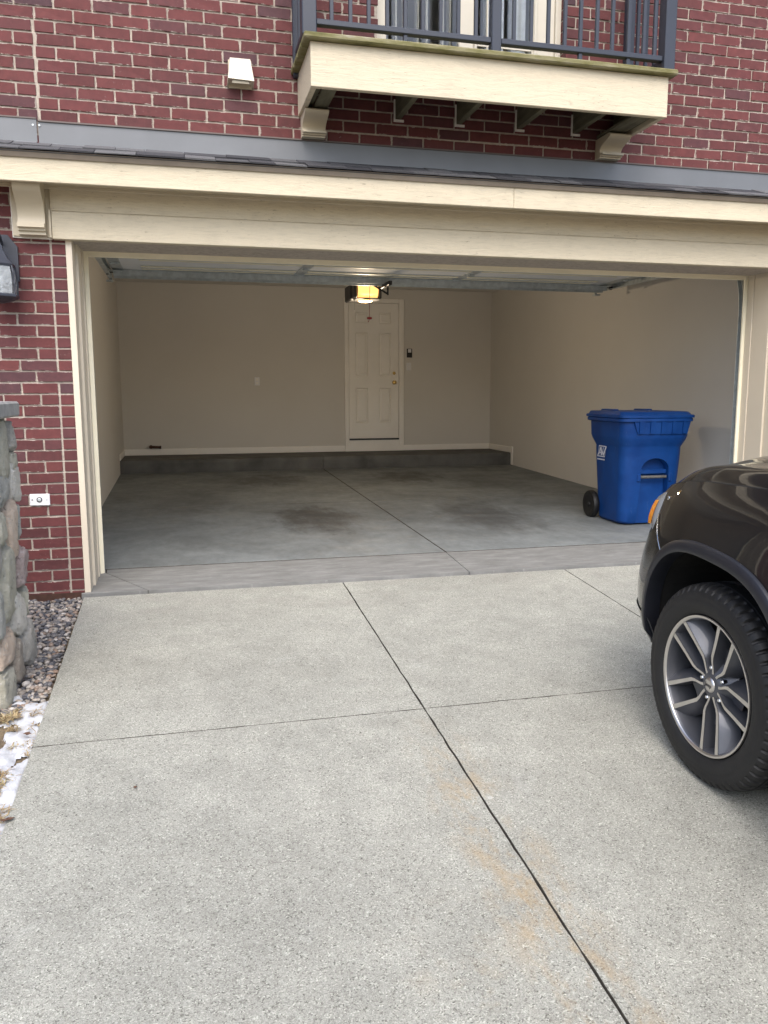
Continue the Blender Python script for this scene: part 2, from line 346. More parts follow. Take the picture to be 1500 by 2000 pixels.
# ------------------------------------------------------------------ ground
def ground_z(y): return DZ(y)-.035 if -.4 > y > -14 else (-.065 if y >= -.4 else DZ(-14)-.035)
b = MB()
ys = [300, 30, -.4, -1, -2, -3, -5, -8, -14, -40, -300]; xs = [-300, -20, -4, -.2, 6, 20, 300]
b.grid([[(x, y, ground_z(y)) for x in xs] for y in ys]); tag(b.build('ground', M['soil']), kind='structure')

# driveway: separate cast slabs with open joints over a dark bed
drv = MB(); drv.add([(-.085, -.44, DZ(-.44)-.03), (4.95, -.44, DZ(-.44)-.03), (4.95, -9, DZ(-9)-.03), (-.085, -9, DZ(-9)-.03), (-.085, -.44, DZ(-.44)-.12), (4.95, -.44, DZ(-.44)-.12), (4.95, -9, DZ(-9)-.12), (-.085, -9, DZ(-9)-.12)],
                    [(0, 1, 2, 3), (7, 6, 5, 4), (0, 4, 5, 1), (1, 5, 6, 2), (2, 6, 7, 3), (3, 7, 4, 0)])
drv = tag(drv.build('driveway', M['joint']), kind='structure')
rng = random.Random(4)
def slab(x0, x1, y0, y1, zf, th, mat, parent, name='slab', gx=(.0, .0), gy=(.0, .0), wob=.0026, seed=0, bev=.006):
    "slab with slightly ragged, arrissed edges; y0 < y1"
    rg = random.Random(seed); x0 += gx[0]; x1 -= gx[1]; y0 += gy[0]; y1 -= gy[1]
    n = 44; edge = []
    def ln(a, c):
        L = math.dist(a, c); k = max(2, int(L/.045))
        for i in range(k): t = i/k; edge.append((a[0]+(c[0]-a[0])*t, a[1]+(c[1]-a[1])*t))
    ln((x0, y0), (x1, y0)); ln((x1, y0), (x1, y1)); ln((x1, y1), (x0, y1)); ln((x0, y1), (x0, y0))
    cx, cy = (x0+x1)/2, (y0+y1)/2; o1 = []; o2 = []; o3 = []
    for (x, y) in edge:
        wv = wob*(noise.noise(Vector((x*9, y*9, seed)))*1.2+noise.noise(Vector((x*40, y*40, seed+3))))
        ch = .010*max(0, noise.noise(Vector((x*13, y*13, seed+7)))-.45)
        sx = 1 if x <= x0+1e-6 else (-1 if x >= x1-1e-6 else 0); sy = 1 if y <= y0+1e-6 else (-1 if y >= y1-1e-6 else 0)
        bb = bev+ch
        o1.append((x+sx*(wv), y+sy*(wv))); o2.append((x+sx*(wv+bb), y+sy*(wv+bb)))
    N = len(edge); vs = [(x, y, zf(y)-th) for x, y in o1]+[(x, y, zf(y)-.004-bev*.5) for x, y in o1]+[(x, y, zf(y)) for x, y in o2]
    fs = [tuple(range(N))[::-1], tuple(range(2*N, 3*N))]
    for i in range(N):
        j = (i+1) % N; fs += [(i, j, N+j, N+i), (N+i, N+j, 2*N+j, 2*N+i)]
    o = MB().add(vs, fs).build(name, mat, parent); o.data.materials.append(M['joint'])
    for p in o.data.polygons:
        if abs(p.normal.z) < .9 and not (parent.name == 'driveway' and p.center.x < -.08): p.material_index = 1
    return o
XJ = [-.09, 1.566, 3.2, 4.95]; YJ = [-.44, -2.356, -5.35, -9]
for i in range(3):
    for j in range(3):
        slab(XJ[i], XJ[i+1], YJ[j+1], YJ[j], DZ, .10, M['drive'], drv, gx=(0 if i == 0 else (.0027 if i == 1 else .002), (.0027 if i == 0 else .002) if i < 2 else 0), gy=(.0012, .0012 if j else .0), seed=i*7+j, bev=.0016)

# garage floor: apron, four slabs and the raised step at the back
gf = MB().box(-.33, 5.38, -.40, 6.7, -.30, -.03).build('garage_floor', M['joint']); tag(gf, kind='structure')
def apz(y): return -.012+.04*smoothstep(-.43, .09, y)
XC = 2.475
def polyslab(poly, zf, th, mat, name='slab'):
    n = len(poly); vs = [(x, y, zf(y)-th) for x, y in poly]+[(x, y, zf(y)) for x, y in poly]
    return MB().add(vs, [tuple(range(n))[::-1], tuple(range(n, 2*n))]+[(i, (i+1) % n, n+(i+1) % n, n+i) for i in range(n)]).build(name, mat, gf)
polyslab([(-.105, -.428), (.296, -.432), (.004, .0), (.0, .09), (-.105, .09)], apz, .2, M['apron'], 'apron_slab')
e1 = [(.304+(XC-.003-.304)*i/30, -.432+.004*noise.noise(Vector((i*.7, 1, 0)))) for i in range(31)]
polyslab(e1+[(XC-.003, .088), (.008, .088), (.012, .0)], apz, .2, M['apron'], 'apron_slab')
e2 = [(XC+.003+(5.0-XC)*i/34, -.432+.004*noise.noise(Vector((i*.7, 5, 0)))) for i in range(35)]
polyslab(e2+[(5.003, .088), (XC+.003, .088)], apz, .2, M['apron'], 'apron_slab')
for (x0, x1) in ((-.30, XC), (XC, 5.36)):
    for (y0, y1) in ((.093, 2.66), (2.66, 5.60)):
        slab(x0, x1, y0, y1, FZ, .12, M['floor'], gf, gx=(0, .003) if x0 < 0 else (.003, 0), gy=(.0, .0015), seed=int(x0*10+y0*3), bev=.003, wob=.001)
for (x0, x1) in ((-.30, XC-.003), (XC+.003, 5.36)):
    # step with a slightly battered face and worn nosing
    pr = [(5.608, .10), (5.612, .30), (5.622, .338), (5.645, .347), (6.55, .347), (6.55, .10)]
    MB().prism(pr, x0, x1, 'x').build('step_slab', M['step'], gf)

# ------------------------------------------------------------------ garage interior shell
def struct(name, mb, mat): return tag(mb.build(name, mat), kind='structure')
wl = struct('garage_wall_left', MB().box(-.42, -.27, -.02, 6.7, -.1, 2.9), M['wall'])
wr = struct('garage_wall_right', MB().box(5.32, 5.47, -.02, 6.7, .035, 2.9), M['wall'])
wb = struct('garage_wall_back', MB().box(-.27, 5.32, 6.51, 6.66, -.1, 2.9), M['wall'])
struct('garage_ceiling', MB().box(-.27, 5.32, -.02, 6.51, 2.78, 2.9), M['ceiling'])
MB().bbox(-.265, 2.963, 6.498, 6.511, .347, .436, .004).build('baseboard', M['white'], wb)
MB().bbox(3.893, 5.319, 6.498, 6.511, .347, .433, .004).build('baseboard', M['white'], wb)
MB().bbox(5.306, 5.321, 5.62, 6.497, .348, .433, .004).build('baseboard', M['white'], wr)
MB().bbox(5.310, 5.321, 5.55, 5.618, .17, .44, .004).build('baseboard_end', M['white'], wr)
MB().bbox(-.271, -.257, 5.60, 6.497, .348, .433, .004).build('baseboard', M['white'], wl)

# ------------------------------------------------------------------ brick house front
house = empty('brick_house', (2.4, YB, 0))
tag(house, 'red brick townhouse front with cream trim above and around the open garage', 'house')
H0 = Vector(house.location)
def hb(mb, name, mat, parent=None, **kw):
    "build in world coordinates, then hang under the house"
    mb.v = [(x-H0.x, y-H0.y, z-H0.z) for x, y, z in mb.v]
    return mb.build(name, mat, parent or house, **kw)
def hb2(mb, name, mat, parent, **kw): return hb(mb, name, mat, parent, **kw)
WX0, WX1, WZ0, WZ1 = 1.832, 3.118, 3.16, 5.3         # balcony door opening
wm = MB()
ym = YB+.007
wm.box(-2.6, -.087, ym, -.02, -.35, 2.62); wm.box(4.988, 7.4, ym, -.02, -.35, 2.62)
wm.box(-.087, 4.988, ym, -.02, 2.142, 2.62); wm.box(-2.6, 7.4, ym, -.02, 2.62, 3.16)
wm.box(-2.6, WX0-.004, ym, -.02, 3.16, 4.7); wm.box(WX1+.004, 7.4, ym, -.02, 3.16, 4.7)
wall = hb(wm, 'wall', M['mortar'])
hb(MB().box(WX0-.6, WX1+.6, 2.5, 2.6, 2.9, 4.7).box(WX0-.6, WX0-.5, -.02, 2.5, 2.9, 4.7).box(WX1+.5, WX1+.6, -.02, 2.5, 2.9, 4.7).box(WX0-.6, WX1+.6, -.02, 2.6, 4.7, 4.8), 'room_wall', M['wall'])

# bricks
rng = random.Random(11)
def brick_mesh(seed):
    rg = random.Random(seed); bm = bmesh.new(); bmesh.ops.create_cube(bm, size=1)
    front = [f for f in bm.faces if f.normal.y < -.5][0]
    bmesh.ops.bevel(bm, geom=list(front.edges), offset=.022, segments=1, affect='EDGES')
    for v in bm.verts:
        v.co.x += rg.uniform(-.009, .009); v.co.z += rg.uniform(-.04, .04)
        if v.co.y < 0: v.co.y += rg.uniform(-.05, .05)
    me = bpy.data.meshes.new('brick'); bm.to_mesh(me); bm.free(); me.materials.append(M['brick']); return me
BRK = [brick_mesh(i) for i in range(14)]
def cproj(p):
    q = Vector(p)-m.translation; z = q.dot(fw); return (750+1585.4*q.dot(rr)/z, 1000-1585.4*q.dot(uu)/z, z)
bricks = []     # (x0, x1, zc, h)
def course(x0, x1, zc, ph, L=.2105, g=.011, hh=.0575):
    n0 = math.floor((x0-ph)/L)
    k = n0
    while ph+k*L < x1:
        a, c = max(x0, ph+k*L+g/2), min(x1, ph+(k+1)*L-g/2); k += 1
        if c-a > .022: bricks.append((a, c, zc+rng.uniform(-.0012, .0012), hh))
CH = .0681; XCJ = -.169
for k in range(-4, 40):
    zc = .008+CH*(k+.5)
    if zc > 2.43: break
    alt = k % 2
    if k == 19: course(-2.6, -.087, zc, -.087-.2105*.98, L=.2105)
    else:
        course(-2.6, XCJ-.006, zc, XCJ-.2105*(.5 if alt else 1.0)-.0)
        bricks.append((XCJ+.007, -.088, zc, .0575))
    course(4.99, 7.4, zc, 4.99+(.105 if alt else 0))
CU = .0692
for k in range(-6, 27):
    zc = 2.866+CU*(k+.5); alt = k % 2
    if zc > 4.66: break
    spans = [(-2.6, 7.4)] if zc < 3.16+.02 else [(-2.6, WX0), (WX1, 7.4)]
    for (a, c) in spans:
        ph = .026 if alt else .132
        if a < 0 and k < 7:      # left of the control joint
            course(a, -.199, zc, -.199-(.105 if alt else .2105)); course(-.186, min(c, 9), zc, ph)
        else: course(a, c, zc, ph)
vis = []
joist_x = (1.965, 2.376, 2.796, 3.201)
for i, (a, c, z, h) in enumerate(bricks):
    px, py, _ = cproj(((a+c)/2, YB, z)); inv = -40 < px < 1540 and -14 < py < 1180 and px > -30
    hid = (2.44 < z < 2.79) or (z < 2.44 and -.36 < (a+c)/2 < -.17 and z > 2.16) or (2.94 < z and 1.36 < a and c < 3.5 and z < 3.16)
    pier = (z < 1.2 and (a+c)/2 < -.38)
    if inv and not hid and not pier: vis.append(((c-a)*(1 if py < 340 else 1.15), i))
vis.sort(reverse=True)
single = set(i for _, i in vis[:300])
rest = MB()
for i, (a, c, z, h) in enumerate(bricks):
    yy = YB+rng.uniform(-.0018, .0018)
    if i in single:
        o = bpy.data.objects.new('brick', BRK[rng.randrange(len(BRK))]); col.objects.link(o); o.parent = wall
        o.location = ((a+c)/2-H0.x, yy+.02-H0.y, z-H0.z); o.scale = (c-a, .04, h)
        o.rotation_euler = (0, rng.uniform(-.006, .006), 0)
    else: rest.bbox(a, c, yy, yy+.04, z-h/2, z+h/2, .0015)
tag(hb(rest, 'more_bricks', M['bricks'], wall), kind='stuff')
# brick returns at the side of the balcony door opening
ret = MB()
for k in range(4, 27):
    zc = 2.866+CU*(k+.5)
    if 3.18 < zc < 4.66: ret.bbox(WX1-.001, WX1+.05, YB+.003, YB+.095, zc-.0287, zc+.0287, .0015)
hb(ret, 'return_bricks', M['bricks'])
# vertical control-joint mortar and mortar drips at the wall foot
hb(MB().box(-.5, -.088, YB-.006, YB+.02, -.06, -.006), 'footing_ledge', M['iron'])

# header boards, fascia, soffit, brackets
hdr = hb(MB().bbox(-.155, 5.055, YB-.040, YB+.01, 2.296, 2.466, .003), 'header_board', M['board'])
hb(MB().bbox(-.150, 5.050, YB-.046, YB+.01, 2.137, 2.2945, .003), 'header_board', M['board'])
hb(MB().bbox(-.166, -.152, YB-.050, YB+.01, 2.142, 2.302, .002), 'header_end_trim', M['cream'])
hb(MB().box(-.62, 5.6, YB-.250, YB+.002, 2.437, 2.449), 'soffit', M['cream'])
fas = hb(MB().bbox(-.62, 2.655, YB-.270, YB-.248, 2.401, 2.548, .003), 'fascia_board', M['board'])
hb(MB().bbox(2.6562, 5.6, YB-.2697, YB-.248, 2.4015, 2.547, .003), 'fascia_board', M['board'])
hb(MB().bbox(-.62, 5.6, YB-.045, YB-.030, 2.418, 2.440, .004), 'crown_strip', M['cream'])
# S-shaped corbel bracket (profile in depth/height), swept across its width
def corbel(x0, x1, ztop, zbot, yw, proj, name='bracket', parent=None):
    h = ztop-zbot; pts = []
    prof = [(proj*.93, ztop), (proj, ztop-.06*h), (proj*1.0, ztop-.13*h), (proj*.90, ztop-.23*h), (proj*.66, ztop-.34*h), (proj*.46, ztop-.45*h), (proj*.36, ztop-.56*h), (proj*.33, ztop-.68*h), (proj*.36, ztop-.785*h),
            (proj*.52, ztop-.79*h), (proj*.52, ztop-.875*h), (proj*.40, ztop-.88*h), (proj*.40, ztop-.93*h), (proj*.31, ztop-.935*h), (proj*.31, zbot), (0, zbot), (0, ztop)]
    sm = crom(prof[:9], 4)+prof[9:]
    mb = MB().prism([(yw-p, z) for p, z in sm], x0, x1, 'x'); return mb
hb(MB().bbox(-.368, -.156, YB-.022, YB+.01, 2.148, 2.437, .003), 'bracket_plate', M['cream'])
hb(corbel(-.327, -.180, 2.437, 2.150, YB-.02, .195), 'bracket', M['cream'], smooth=35)
hb(MB().bbox(5.052, 5.066, YB-.050, YB+.01, 2.142, 2.302, .002), 'header_end_trim', M['cream'])
hb(MB().bbox(5.067, 5.268, YB-.022, YB+.01, 2.148, 2.437, .003), 'bracket_plate', M['cream'])
hb(corbel(5.080, 5.227, 2.437, 2.150, YB-.02, .195), 'bracket', M['cream'], smooth=35)
ck = [( -.374, 2.44), (-.366, 2.44), (-.362, 2.156), (-.30, 2.150), (-.156, 2.147), (-.156, 2.138), (-.30, 2.139), (-.372, 2.142)]
hb(MB().prism([(x, z) for x, z in ck], YB-.012, YB+.005, 'y'), 'caulk_bead', M['caulk'])

# stepped jamb cladding and door stop
def frame3(xa, xb, zt, wdt, y0, y1, name, mat):
    "left leg, head, right leg as three parts: opening edges xa..xb, head underside zt"
    hb(MB().bbox(xa-wdt, xa, y0, y1, -.02 if y0 > -.3 else apz(y0)+.001, zt+wdt, .002), name, mat)
    hb(MB().bbox(xb, xb+wdt, y0, y1, -.02 if y0 > -.3 else apz(y0)+.001, zt+wdt, .002), name, mat)
    hb(MB().bbox(xa+.0005, xb-.0005, y0, y1, zt, zt+wdt, .002), name, mat)
frame3(-.050, 4.951, 2.172, .036, YB-.003, -.262, 'jamb_cladding', M['jamb'])
frame3(-.034, 4.935, 2.153, .050, -.258, -.075, 'jamb_cladding', M['jamb'])
frame3(-.026, 4.927, 2.143, .058, -.073, -.004, 'jamb_cladding', M['jamb'])
frame3(0, 4.9025, 2.11, .080, -.002, .016, 'door_stop', M['stop'])
frame3(-.003, 4.905, 2.115, .030, .0175, .0225, 'weather_seal', M['blackplastic'])

# apron flashing and shingles
fl = MB()
for (x0, x1, dz) in ((-.60, -.205, .012), (-.197, 2.44, 0), (2.432, 5.7, .004)):
    y = YB-.004-dz*.3
    fl.add([(x0, y, 2.680+dz*.3), (x1, y, 2.680+dz*.3), (x1, y, 2.795+dz), (x0, y, 2.795+dz), (x0, y-.075, 2.651+dz*.3), (x1, y-.075, 2.651+dz*.3), (x0, y-.078, 2.646), (x1, y-.078, 2.646), (x0, y+.004, 2.795+dz), (x1, y+.004, 2.795+dz)],
           [(0, 1, 2, 3), (4, 5, 1, 0), (6, 7, 5, 4), (3, 2, 9, 8)])
fo = hb(fl, 'flashing', M['flash'])
hb(MB().box(-.197, 5.7, YB-.013, YB-.001, 2.7955, 2.804).box(-.6, -.206, YB-.013, YB-.001, 2.808, 2.816), 'flashing_lip', M['flash_lip'])
sm = MB()
for x in (-.225, -.19): sm.tube([(x, YB-.010, 2.775), (x, YB-.004, 2.775)], .006, 8)
hb(sm, 'flashing_screw', M['galv'])
hb(MB().add([(-.62, YB-.300, 2.554), (5.7, YB-.300, 2.554), (5.7, YB, 2.663), (-.62, YB, 2.663), (-.62, YB-.300, 2.550), (5.7, YB-.300, 2.550), (5.7, YB, 2.450), (-.62, YB, 2.450), (-.62, YB-.245, 2.45), (5.7, YB-.245, 2.45), (-.62, YB-.245, 2.550), (5.7, YB-.245, 2.550)],
    [(0, 1, 2, 3), (0, 4, 5, 1), (4, 10, 11, 5), (10, 8, 9, 11), (8, 7, 6, 9), (3, 2, 6, 7)]), 'roof_deck', M['darksteel'])
rd = hb(MB().add([(-.62, YB-.301, 2.5575), (5.7, YB-.301, 2.5575), (5.7, YB-.281, 2.5265), (-.62, YB-.281, 2.5265), (-.62, YB-.265, 2.5575), (5.7, YB-.265, 2.5575), (-.62, YB-.272, 2.5265), (5.7, YB-.272, 2.5265)], [(0, 1, 2, 3), (0, 4, 5, 1), (2, 7, 6, 3)]), 'drip_edge', M['drip'])
rng = random.Random(5); slope = math.atan2(.109, .300)
for row, (yo, zo, n0) in enumerate(((-.316, 2.5595, 0), (-.195, 2.609, .11))):
    x = -.64-n0
    while x < 5.6:
        L = rng.uniform(.15, .27); th = rng.uniform(.004, .010); tl = rng.uniform(-.008, .010)
        Mx = Matrix.Translation((x-H0.x, YB+yo+tl*.4-H0.y, zo-H0.z)) @ Matrix.Rotation(slope+rng.uniform(-.012, .02), 4, 'X') @ Matrix.Rotation(rng.uniform(-.010, .010), 4, 'Y')
        mb = MB().add([(0.002, 0, 0), (L-.003+rng.uniform(0, .012), 0, 0), (L-.003, .15, 0), (.002, .15, 0), (.002, 0, th), (L-.003, 0, th), (L-.003, .15, th), (.002, .15, th)], [(0, 3, 2, 1), (4, 5, 6, 7), (0, 1, 5, 4), (1, 2, 6, 5), (2, 3, 7, 6), (3, 0, 4, 7)])
        mb.v = [tuple(Mx @ Vector(v)) for v in mb.v]; mb.build('shingle', M['shingle'], house); x += L

# balcony door (glazed) in the wall above
M['sash'] = plain('cream vinyl sash', (.62, .58, .49), .4, .04, 4)
k = NT('window glass'); k.col((.85, .9, .92)); k.set(Roughness=.01, Transmission_Weight=1.0, IOR=1.5); M['glass'] = k.m
win = hb(MB().bbox(WX0, WX0+.075, -.318, -.22, 3.17, 5.2, .004).bbox(WX1-.04, WX1, -.318, -.22, 3.17, 5.2, .004).box(WX0+.0755, WX1-.0405, -.315, -.22, 3.165, 3.205), 'balcony_door', M['sash'])
hb(MB().bbox(2.40, 2.502, -.310, -.235, 3.206, 5.2, .006).bbox(2.503, 2.522, -.322, -.24, 3.206, 5.2, .004), 'sash', M['sash'], win)
hb(MB().bbox(2.915, 3.0765, -.306, -.235, 3.206, 5.2, .006).bbox(2.925, 2.945, -.318, -.307, 3.206, 5.2, .004).bbox(2.596, 2.606, -.296, -.28, 3.206, 5.2, .002).box(2.523, 2.914, -.294, -.282, 3.50, 3.522), 'sash', M['sash'], win)
hb(MB().box(WX0+.076, 2.399, -.286, -.280, 3.206, 5.2), 'pane', M['glass'], win)
hb(MB().box(2.523, 2.914, -.278, -.272, 3.206, 5.2), 'pane', M['glass'], win)
M['blind'] = plain('cream blind slat', (.55, .51, .45), .6, .05); M['curtain'] = plain('white curtain', (.7, .7, .72), .8, .08, 30)
for x in (1.99, 2.05, 2.14, 2.20, 2.31, 2.36): hb(MB().box(x, x+.012, -.22, -.15, 3.22, 5.1), 'blind_slat', M['blind'], win)
hb(MB().box(2.62, 2.66, -.2, -.15, 3.20, 5.1).box(2.70, 2.75, -.2, -.15, 3.20, 5.1).box(2.80, 2.90, -.22, -.16, 3.20, 5.1), 'blind_slat', M['curtain'], win)

# ------------------------------------------------------------------ garage door opening furniture
# exhaust vent hood
vh = empty('exhaust_vent_hood', (.967, YB, 3.07)); vh.scale = (.90, .85, .98); tag(vh, 'small cream exhaust vent hood on the brick wall left of the balcony', 'vent')
sh = MB()
top = [(-.068, -.004, .160), (.072, -.004, .160)]
sh.add([(-.068, 0, .162), (.072, 0, .162), (-.066, -.060, .158), (.068, -.060, .158), (-.084, -.100, .028), (.088, -.100, .022), (-.088, 0, .004), (.090, 0, .004), (-.055, -.092, .040), (.060, -.092, .036), (-.060, 0, .03), (.062, 0, .03)],
       [(0, 1, 3, 2), (2, 3, 5, 4), (0, 2, 4, 6), (1, 7, 5, 3), (4, 5, 9, 8), (4, 8, 10, 6), (5, 7, 11, 9), (8, 9, 11, 10)])
sh.build('hood', plain('cream vent plastic', (.60, .55, .45), .45, .05, 6), vh)
MB().add([(-.076, -.003, .0), (.079, -.003, .0), (.079, -.003, .164), (-.076, -.003, .164), (-.076, .004, .0), (.079, .004, .0), (.079, .004, .164), (-.076, .004, .164)], [(0, 1, 2, 3), (0, 4, 5, 1), (1, 5, 6, 2), (2, 6, 7, 3), (3, 7, 4, 0)]).build('flange', M['cream'], vh)
MB().prism([(-.058, .006), (.058, .006), (.050, .030), (.02, .044), (-.02, .044), (-.050, .032)], -.088, -.083, 'y').build('flap', plain('grey tan flap', (.33, .30, .23), .6), vh)

# ------------------------------------------------------------------ balcony
BX0, BX1, BY, BZ0, BZ1 = 1.318, 3.560, YB-.53, 2.935, 3.172
bal = empty('balcony', (2.44, YB, BZ0)); B0 = Vector(bal.location)
tag(bal, 'shallow cream balcony with slate metal railing and algae-stained deck edge', 'balcony')
def bb_(mb, name, mat, parent=None, **kw):
    mb.v = [(x-B0.x, y-B0.y, z-B0.z) for x, y, z in mb.v]; return mb.build(name, mat, parent or bal, **kw)
bb_(MB().bbox(BX0, BX1, BY, BY+.036, BZ0, BZ1, .003), 'fascia_board', M['board'])
bb_(MB().bbox(BX0+.002, BX0+.036, BY+.037, YB+.004, BZ0+.001, BZ1-.001, .003), 'side_board', M['board'])
bb_(MB().bbox(BX1-.036, BX1-.002, BY+.037, YB+.004, BZ0+.001, BZ1-.001, .003), 'side_board', M['board'])
rng = random.Random(2)
dp = MB()
for i, (y0, y1) in enumerate(((BY-.042, BY+.098), (BY+.104, BY+.244), (BY+.25, BY+.39), (BY+.396, YB-.002))):
    bb_(MB().bbox(BX0-.040, BX1+.042, y0, y1, BZ1+.001, BZ1+.034, .007), 'deck_board', M['algae'])
for x in joist_x: bb_(MB().bbox(x-.02, x+.02, BY+.037, YB+.01, BZ0+.035, BZ1-.002, .003), 'joist', M['lumber'])
bb_(MB().bbox(BX0+.037, BX0+.075, BY+.037, YB+.005, BZ0+.03, BZ1-.002, .003), 'joist', M['lumber']); bb_(MB().bbox(BX1-.075, BX1-.037, BY+.037, YB+.005, BZ0+.03, BZ1-.002, .003), 'joist', M['lumber'])
bb_(MB().bbox(BX0+.077, BX0+.16, BY+.037, YB-.002, BZ0+.012, BZ0+.03, .002), 'cleat', M['lumber']); bb_(MB().bbox(BX1-.2, BX1-.077, BY+.037, YB-.002, BZ0+.012, BZ0+.03, .002), 'cleat', M['lumber'])
for (x0, x1) in ((1.335, 1.480), (3.355, 3.515)):
    bb_(corbel(x0, x1, BZ0-.0005, 2.806, YB+.002, .20), 'bracket', M['cream'], smooth=35)
for x in joist_x:
    mb = MB().box(x-.032, x-.022, YB-.008, YB+.003, BZ0+.03, BZ0+.15).box(x-.032, x+.034, YB-.008, YB+.003, BZ0+.016, BZ0+.03)
    bb_(mb, 'mortar_collar', M['caulk'])
RY = BY+.05; ZT = BZ1+.034
def post(x, wd, dep=.085):
    p = bb_(MB().bbox(x-wd/2, x+wd/2, RY-dep/2, RY+dep/2, ZT+.001, ZT+1.08, .005), 'railing_post', M['rail']); return p
post(1.316, .082); post(2.427, .060, .06); post(3.568, .074)
post_b = bb_(MB().bbox(1.29, 1.342, YB-.052, YB-.001, ZT-.05, ZT+1.08, .004), 'railing_post', M['rail']); bb_(MB().bbox(3.535, 3.590, YB-.055, YB-.001, ZT+.001, ZT+1.08, .004), 'railing_post', M['rail'])
for zz in (3.272, ZT+.98):
    bb_(MB().bbox(1.358, 2.396, RY-.022, RY+.022, zz, zz+.032, .004), 'rail', M['rail']); bb_(MB().bbox(2.458, 3.530, RY-.022, RY+.022, zz, zz+.032, .004), 'rail', M['rail'])
    bb_(MB().bbox(1.300, 1.332, RY+.045, YB-.054, zz, zz+.032, .004), 'rail', M['rail']); bb_(MB().bbox(3.546, 3.578, RY+.045, YB-.057, zz, zz+.032, .004), 'rail', M['rail'])
balu = MB().bbox(-.0105, .0105, -.0105, .0105, 0, ZT+.98-3.304, .002).build('baluster', M['rail'], bal)
spots = [(x, RY) for x in (1.448, 1.556, 1.662, 1.770, 1.877, 1.982, 2.090, 2.198, 2.306)]+[(x, RY) for x in (2.545, 2.655, 2.765, 2.874, 2.977, 3.086, 3.190, 3.300, 3.405, 3.480)]+[(1.316, RY+.13+i*.105) for i in range(3)]+[(3.562, RY+.13+i*.105) for i in range(3)]
for i, (x, y) in enumerate(spots):
    o = balu if i == 0 else bpy.data.objects.new('baluster', balu.data)
    if i: col.objects.link(o); o.parent = bal
    o.location = Vector((x, y, 3.304))-B0
for x in (1.877, 2.977, 3.30): bb_(MB().bbox(x-.012, x+.012, RY-.012, RY+.012, ZT+.001, 3.2715, .002), 'rail_foot', M['rail'])

# ------------------------------------------------------------------ open sectional garage door, tracks
gd = empty('sectional_garage_door', (2.45, .12, 2.33)); G0 = Vector(gd.location)
tag(gd, 'pale steel sectional garage door rolled up flat under the ceiling', 'garage door')
def gb(mb, name, mat, parent=None, **kw):
    mb.v = [(x-G0.x, y-G0.y, z-G0.z) for x, y, z in mb.v]; return mb.build(name, mat, parent or gd, **kw)
ye = [.14, .67, 1.205, 1.74, 2.275]
for i in range(4):
    y0, y1 = ye[i]+.002, ye[i+1]-.002; z = 2.332+.004*i
    sec = gb(MB().bbox(-.01, 4.915, y0, y1, z, z+.045, .004), 'door_section', M['panel'])
    gb(MB().bbox(.25, 1.62, y0+.17, y0+.215, z-.012, z-.001, .004).bbox(1.72, 3.18, y0+.17, y0+.215, z-.012, z-.001, .004).bbox(3.28, 4.66, y0+.17, y0+.215, z-.012, z-.001, .004), 'rib', M['panel_rib'], sec)
    gb(MB().bbox(.25, 1.62, y0+.33, y0+.36, z-.010, z-.001, .004).bbox(1.72, 3.18, y0+.33, y0+.36, z-.010, z-.001, .004).bbox(3.28, 4.66, y0+.33, y0+.36, z-.010, z-.001, .004), 'rib', M['panel_rib'], sec)
    for x in (.0, 1.63, 3.19, 4.80):
        gb(MB().bbox(x, x+.09, y0+.03, y1-.03, z-.006, z-.0005, .002).bbox(x+.02, x+.07, y1-.055, y1-.02, z-.022, z-.006, .003).tube([(x+.01, y1-.02, z-.016), (x+.08, y1-.02, z-.016)], .007, 8), 'hinge', M['galv'], sec)
gb(MB().bbox(0, 4.905, 2.175, 2.27, 2.330, 2.3415, .002).bbox(0, 4.905, 2.175, 2.182, 2.285, 2.330, .002).bbox(0, 4.905, 2.262, 2.27, 2.275, 2.330, .002).bbox(0, 4.905, 2.2705, 2.278, 2.275, 2.281, .002), 'strut', M['galv'])
gb(MB().bbox(-.01, 4.915, .118, .142, 2.328, 2.382, .006), 'bottom_seal', M['blackplastic'])
for i, x in enumerate((-.01, 4.83)):
    gb(MB().bbox(x, x+.09, 2.10, 2.24, 2.322, 2.328, .002).bbox(x+.01, x+.07, 2.18, 2.25, 2.295, 2.322, .003), 'roller_bracket', M['galv'])
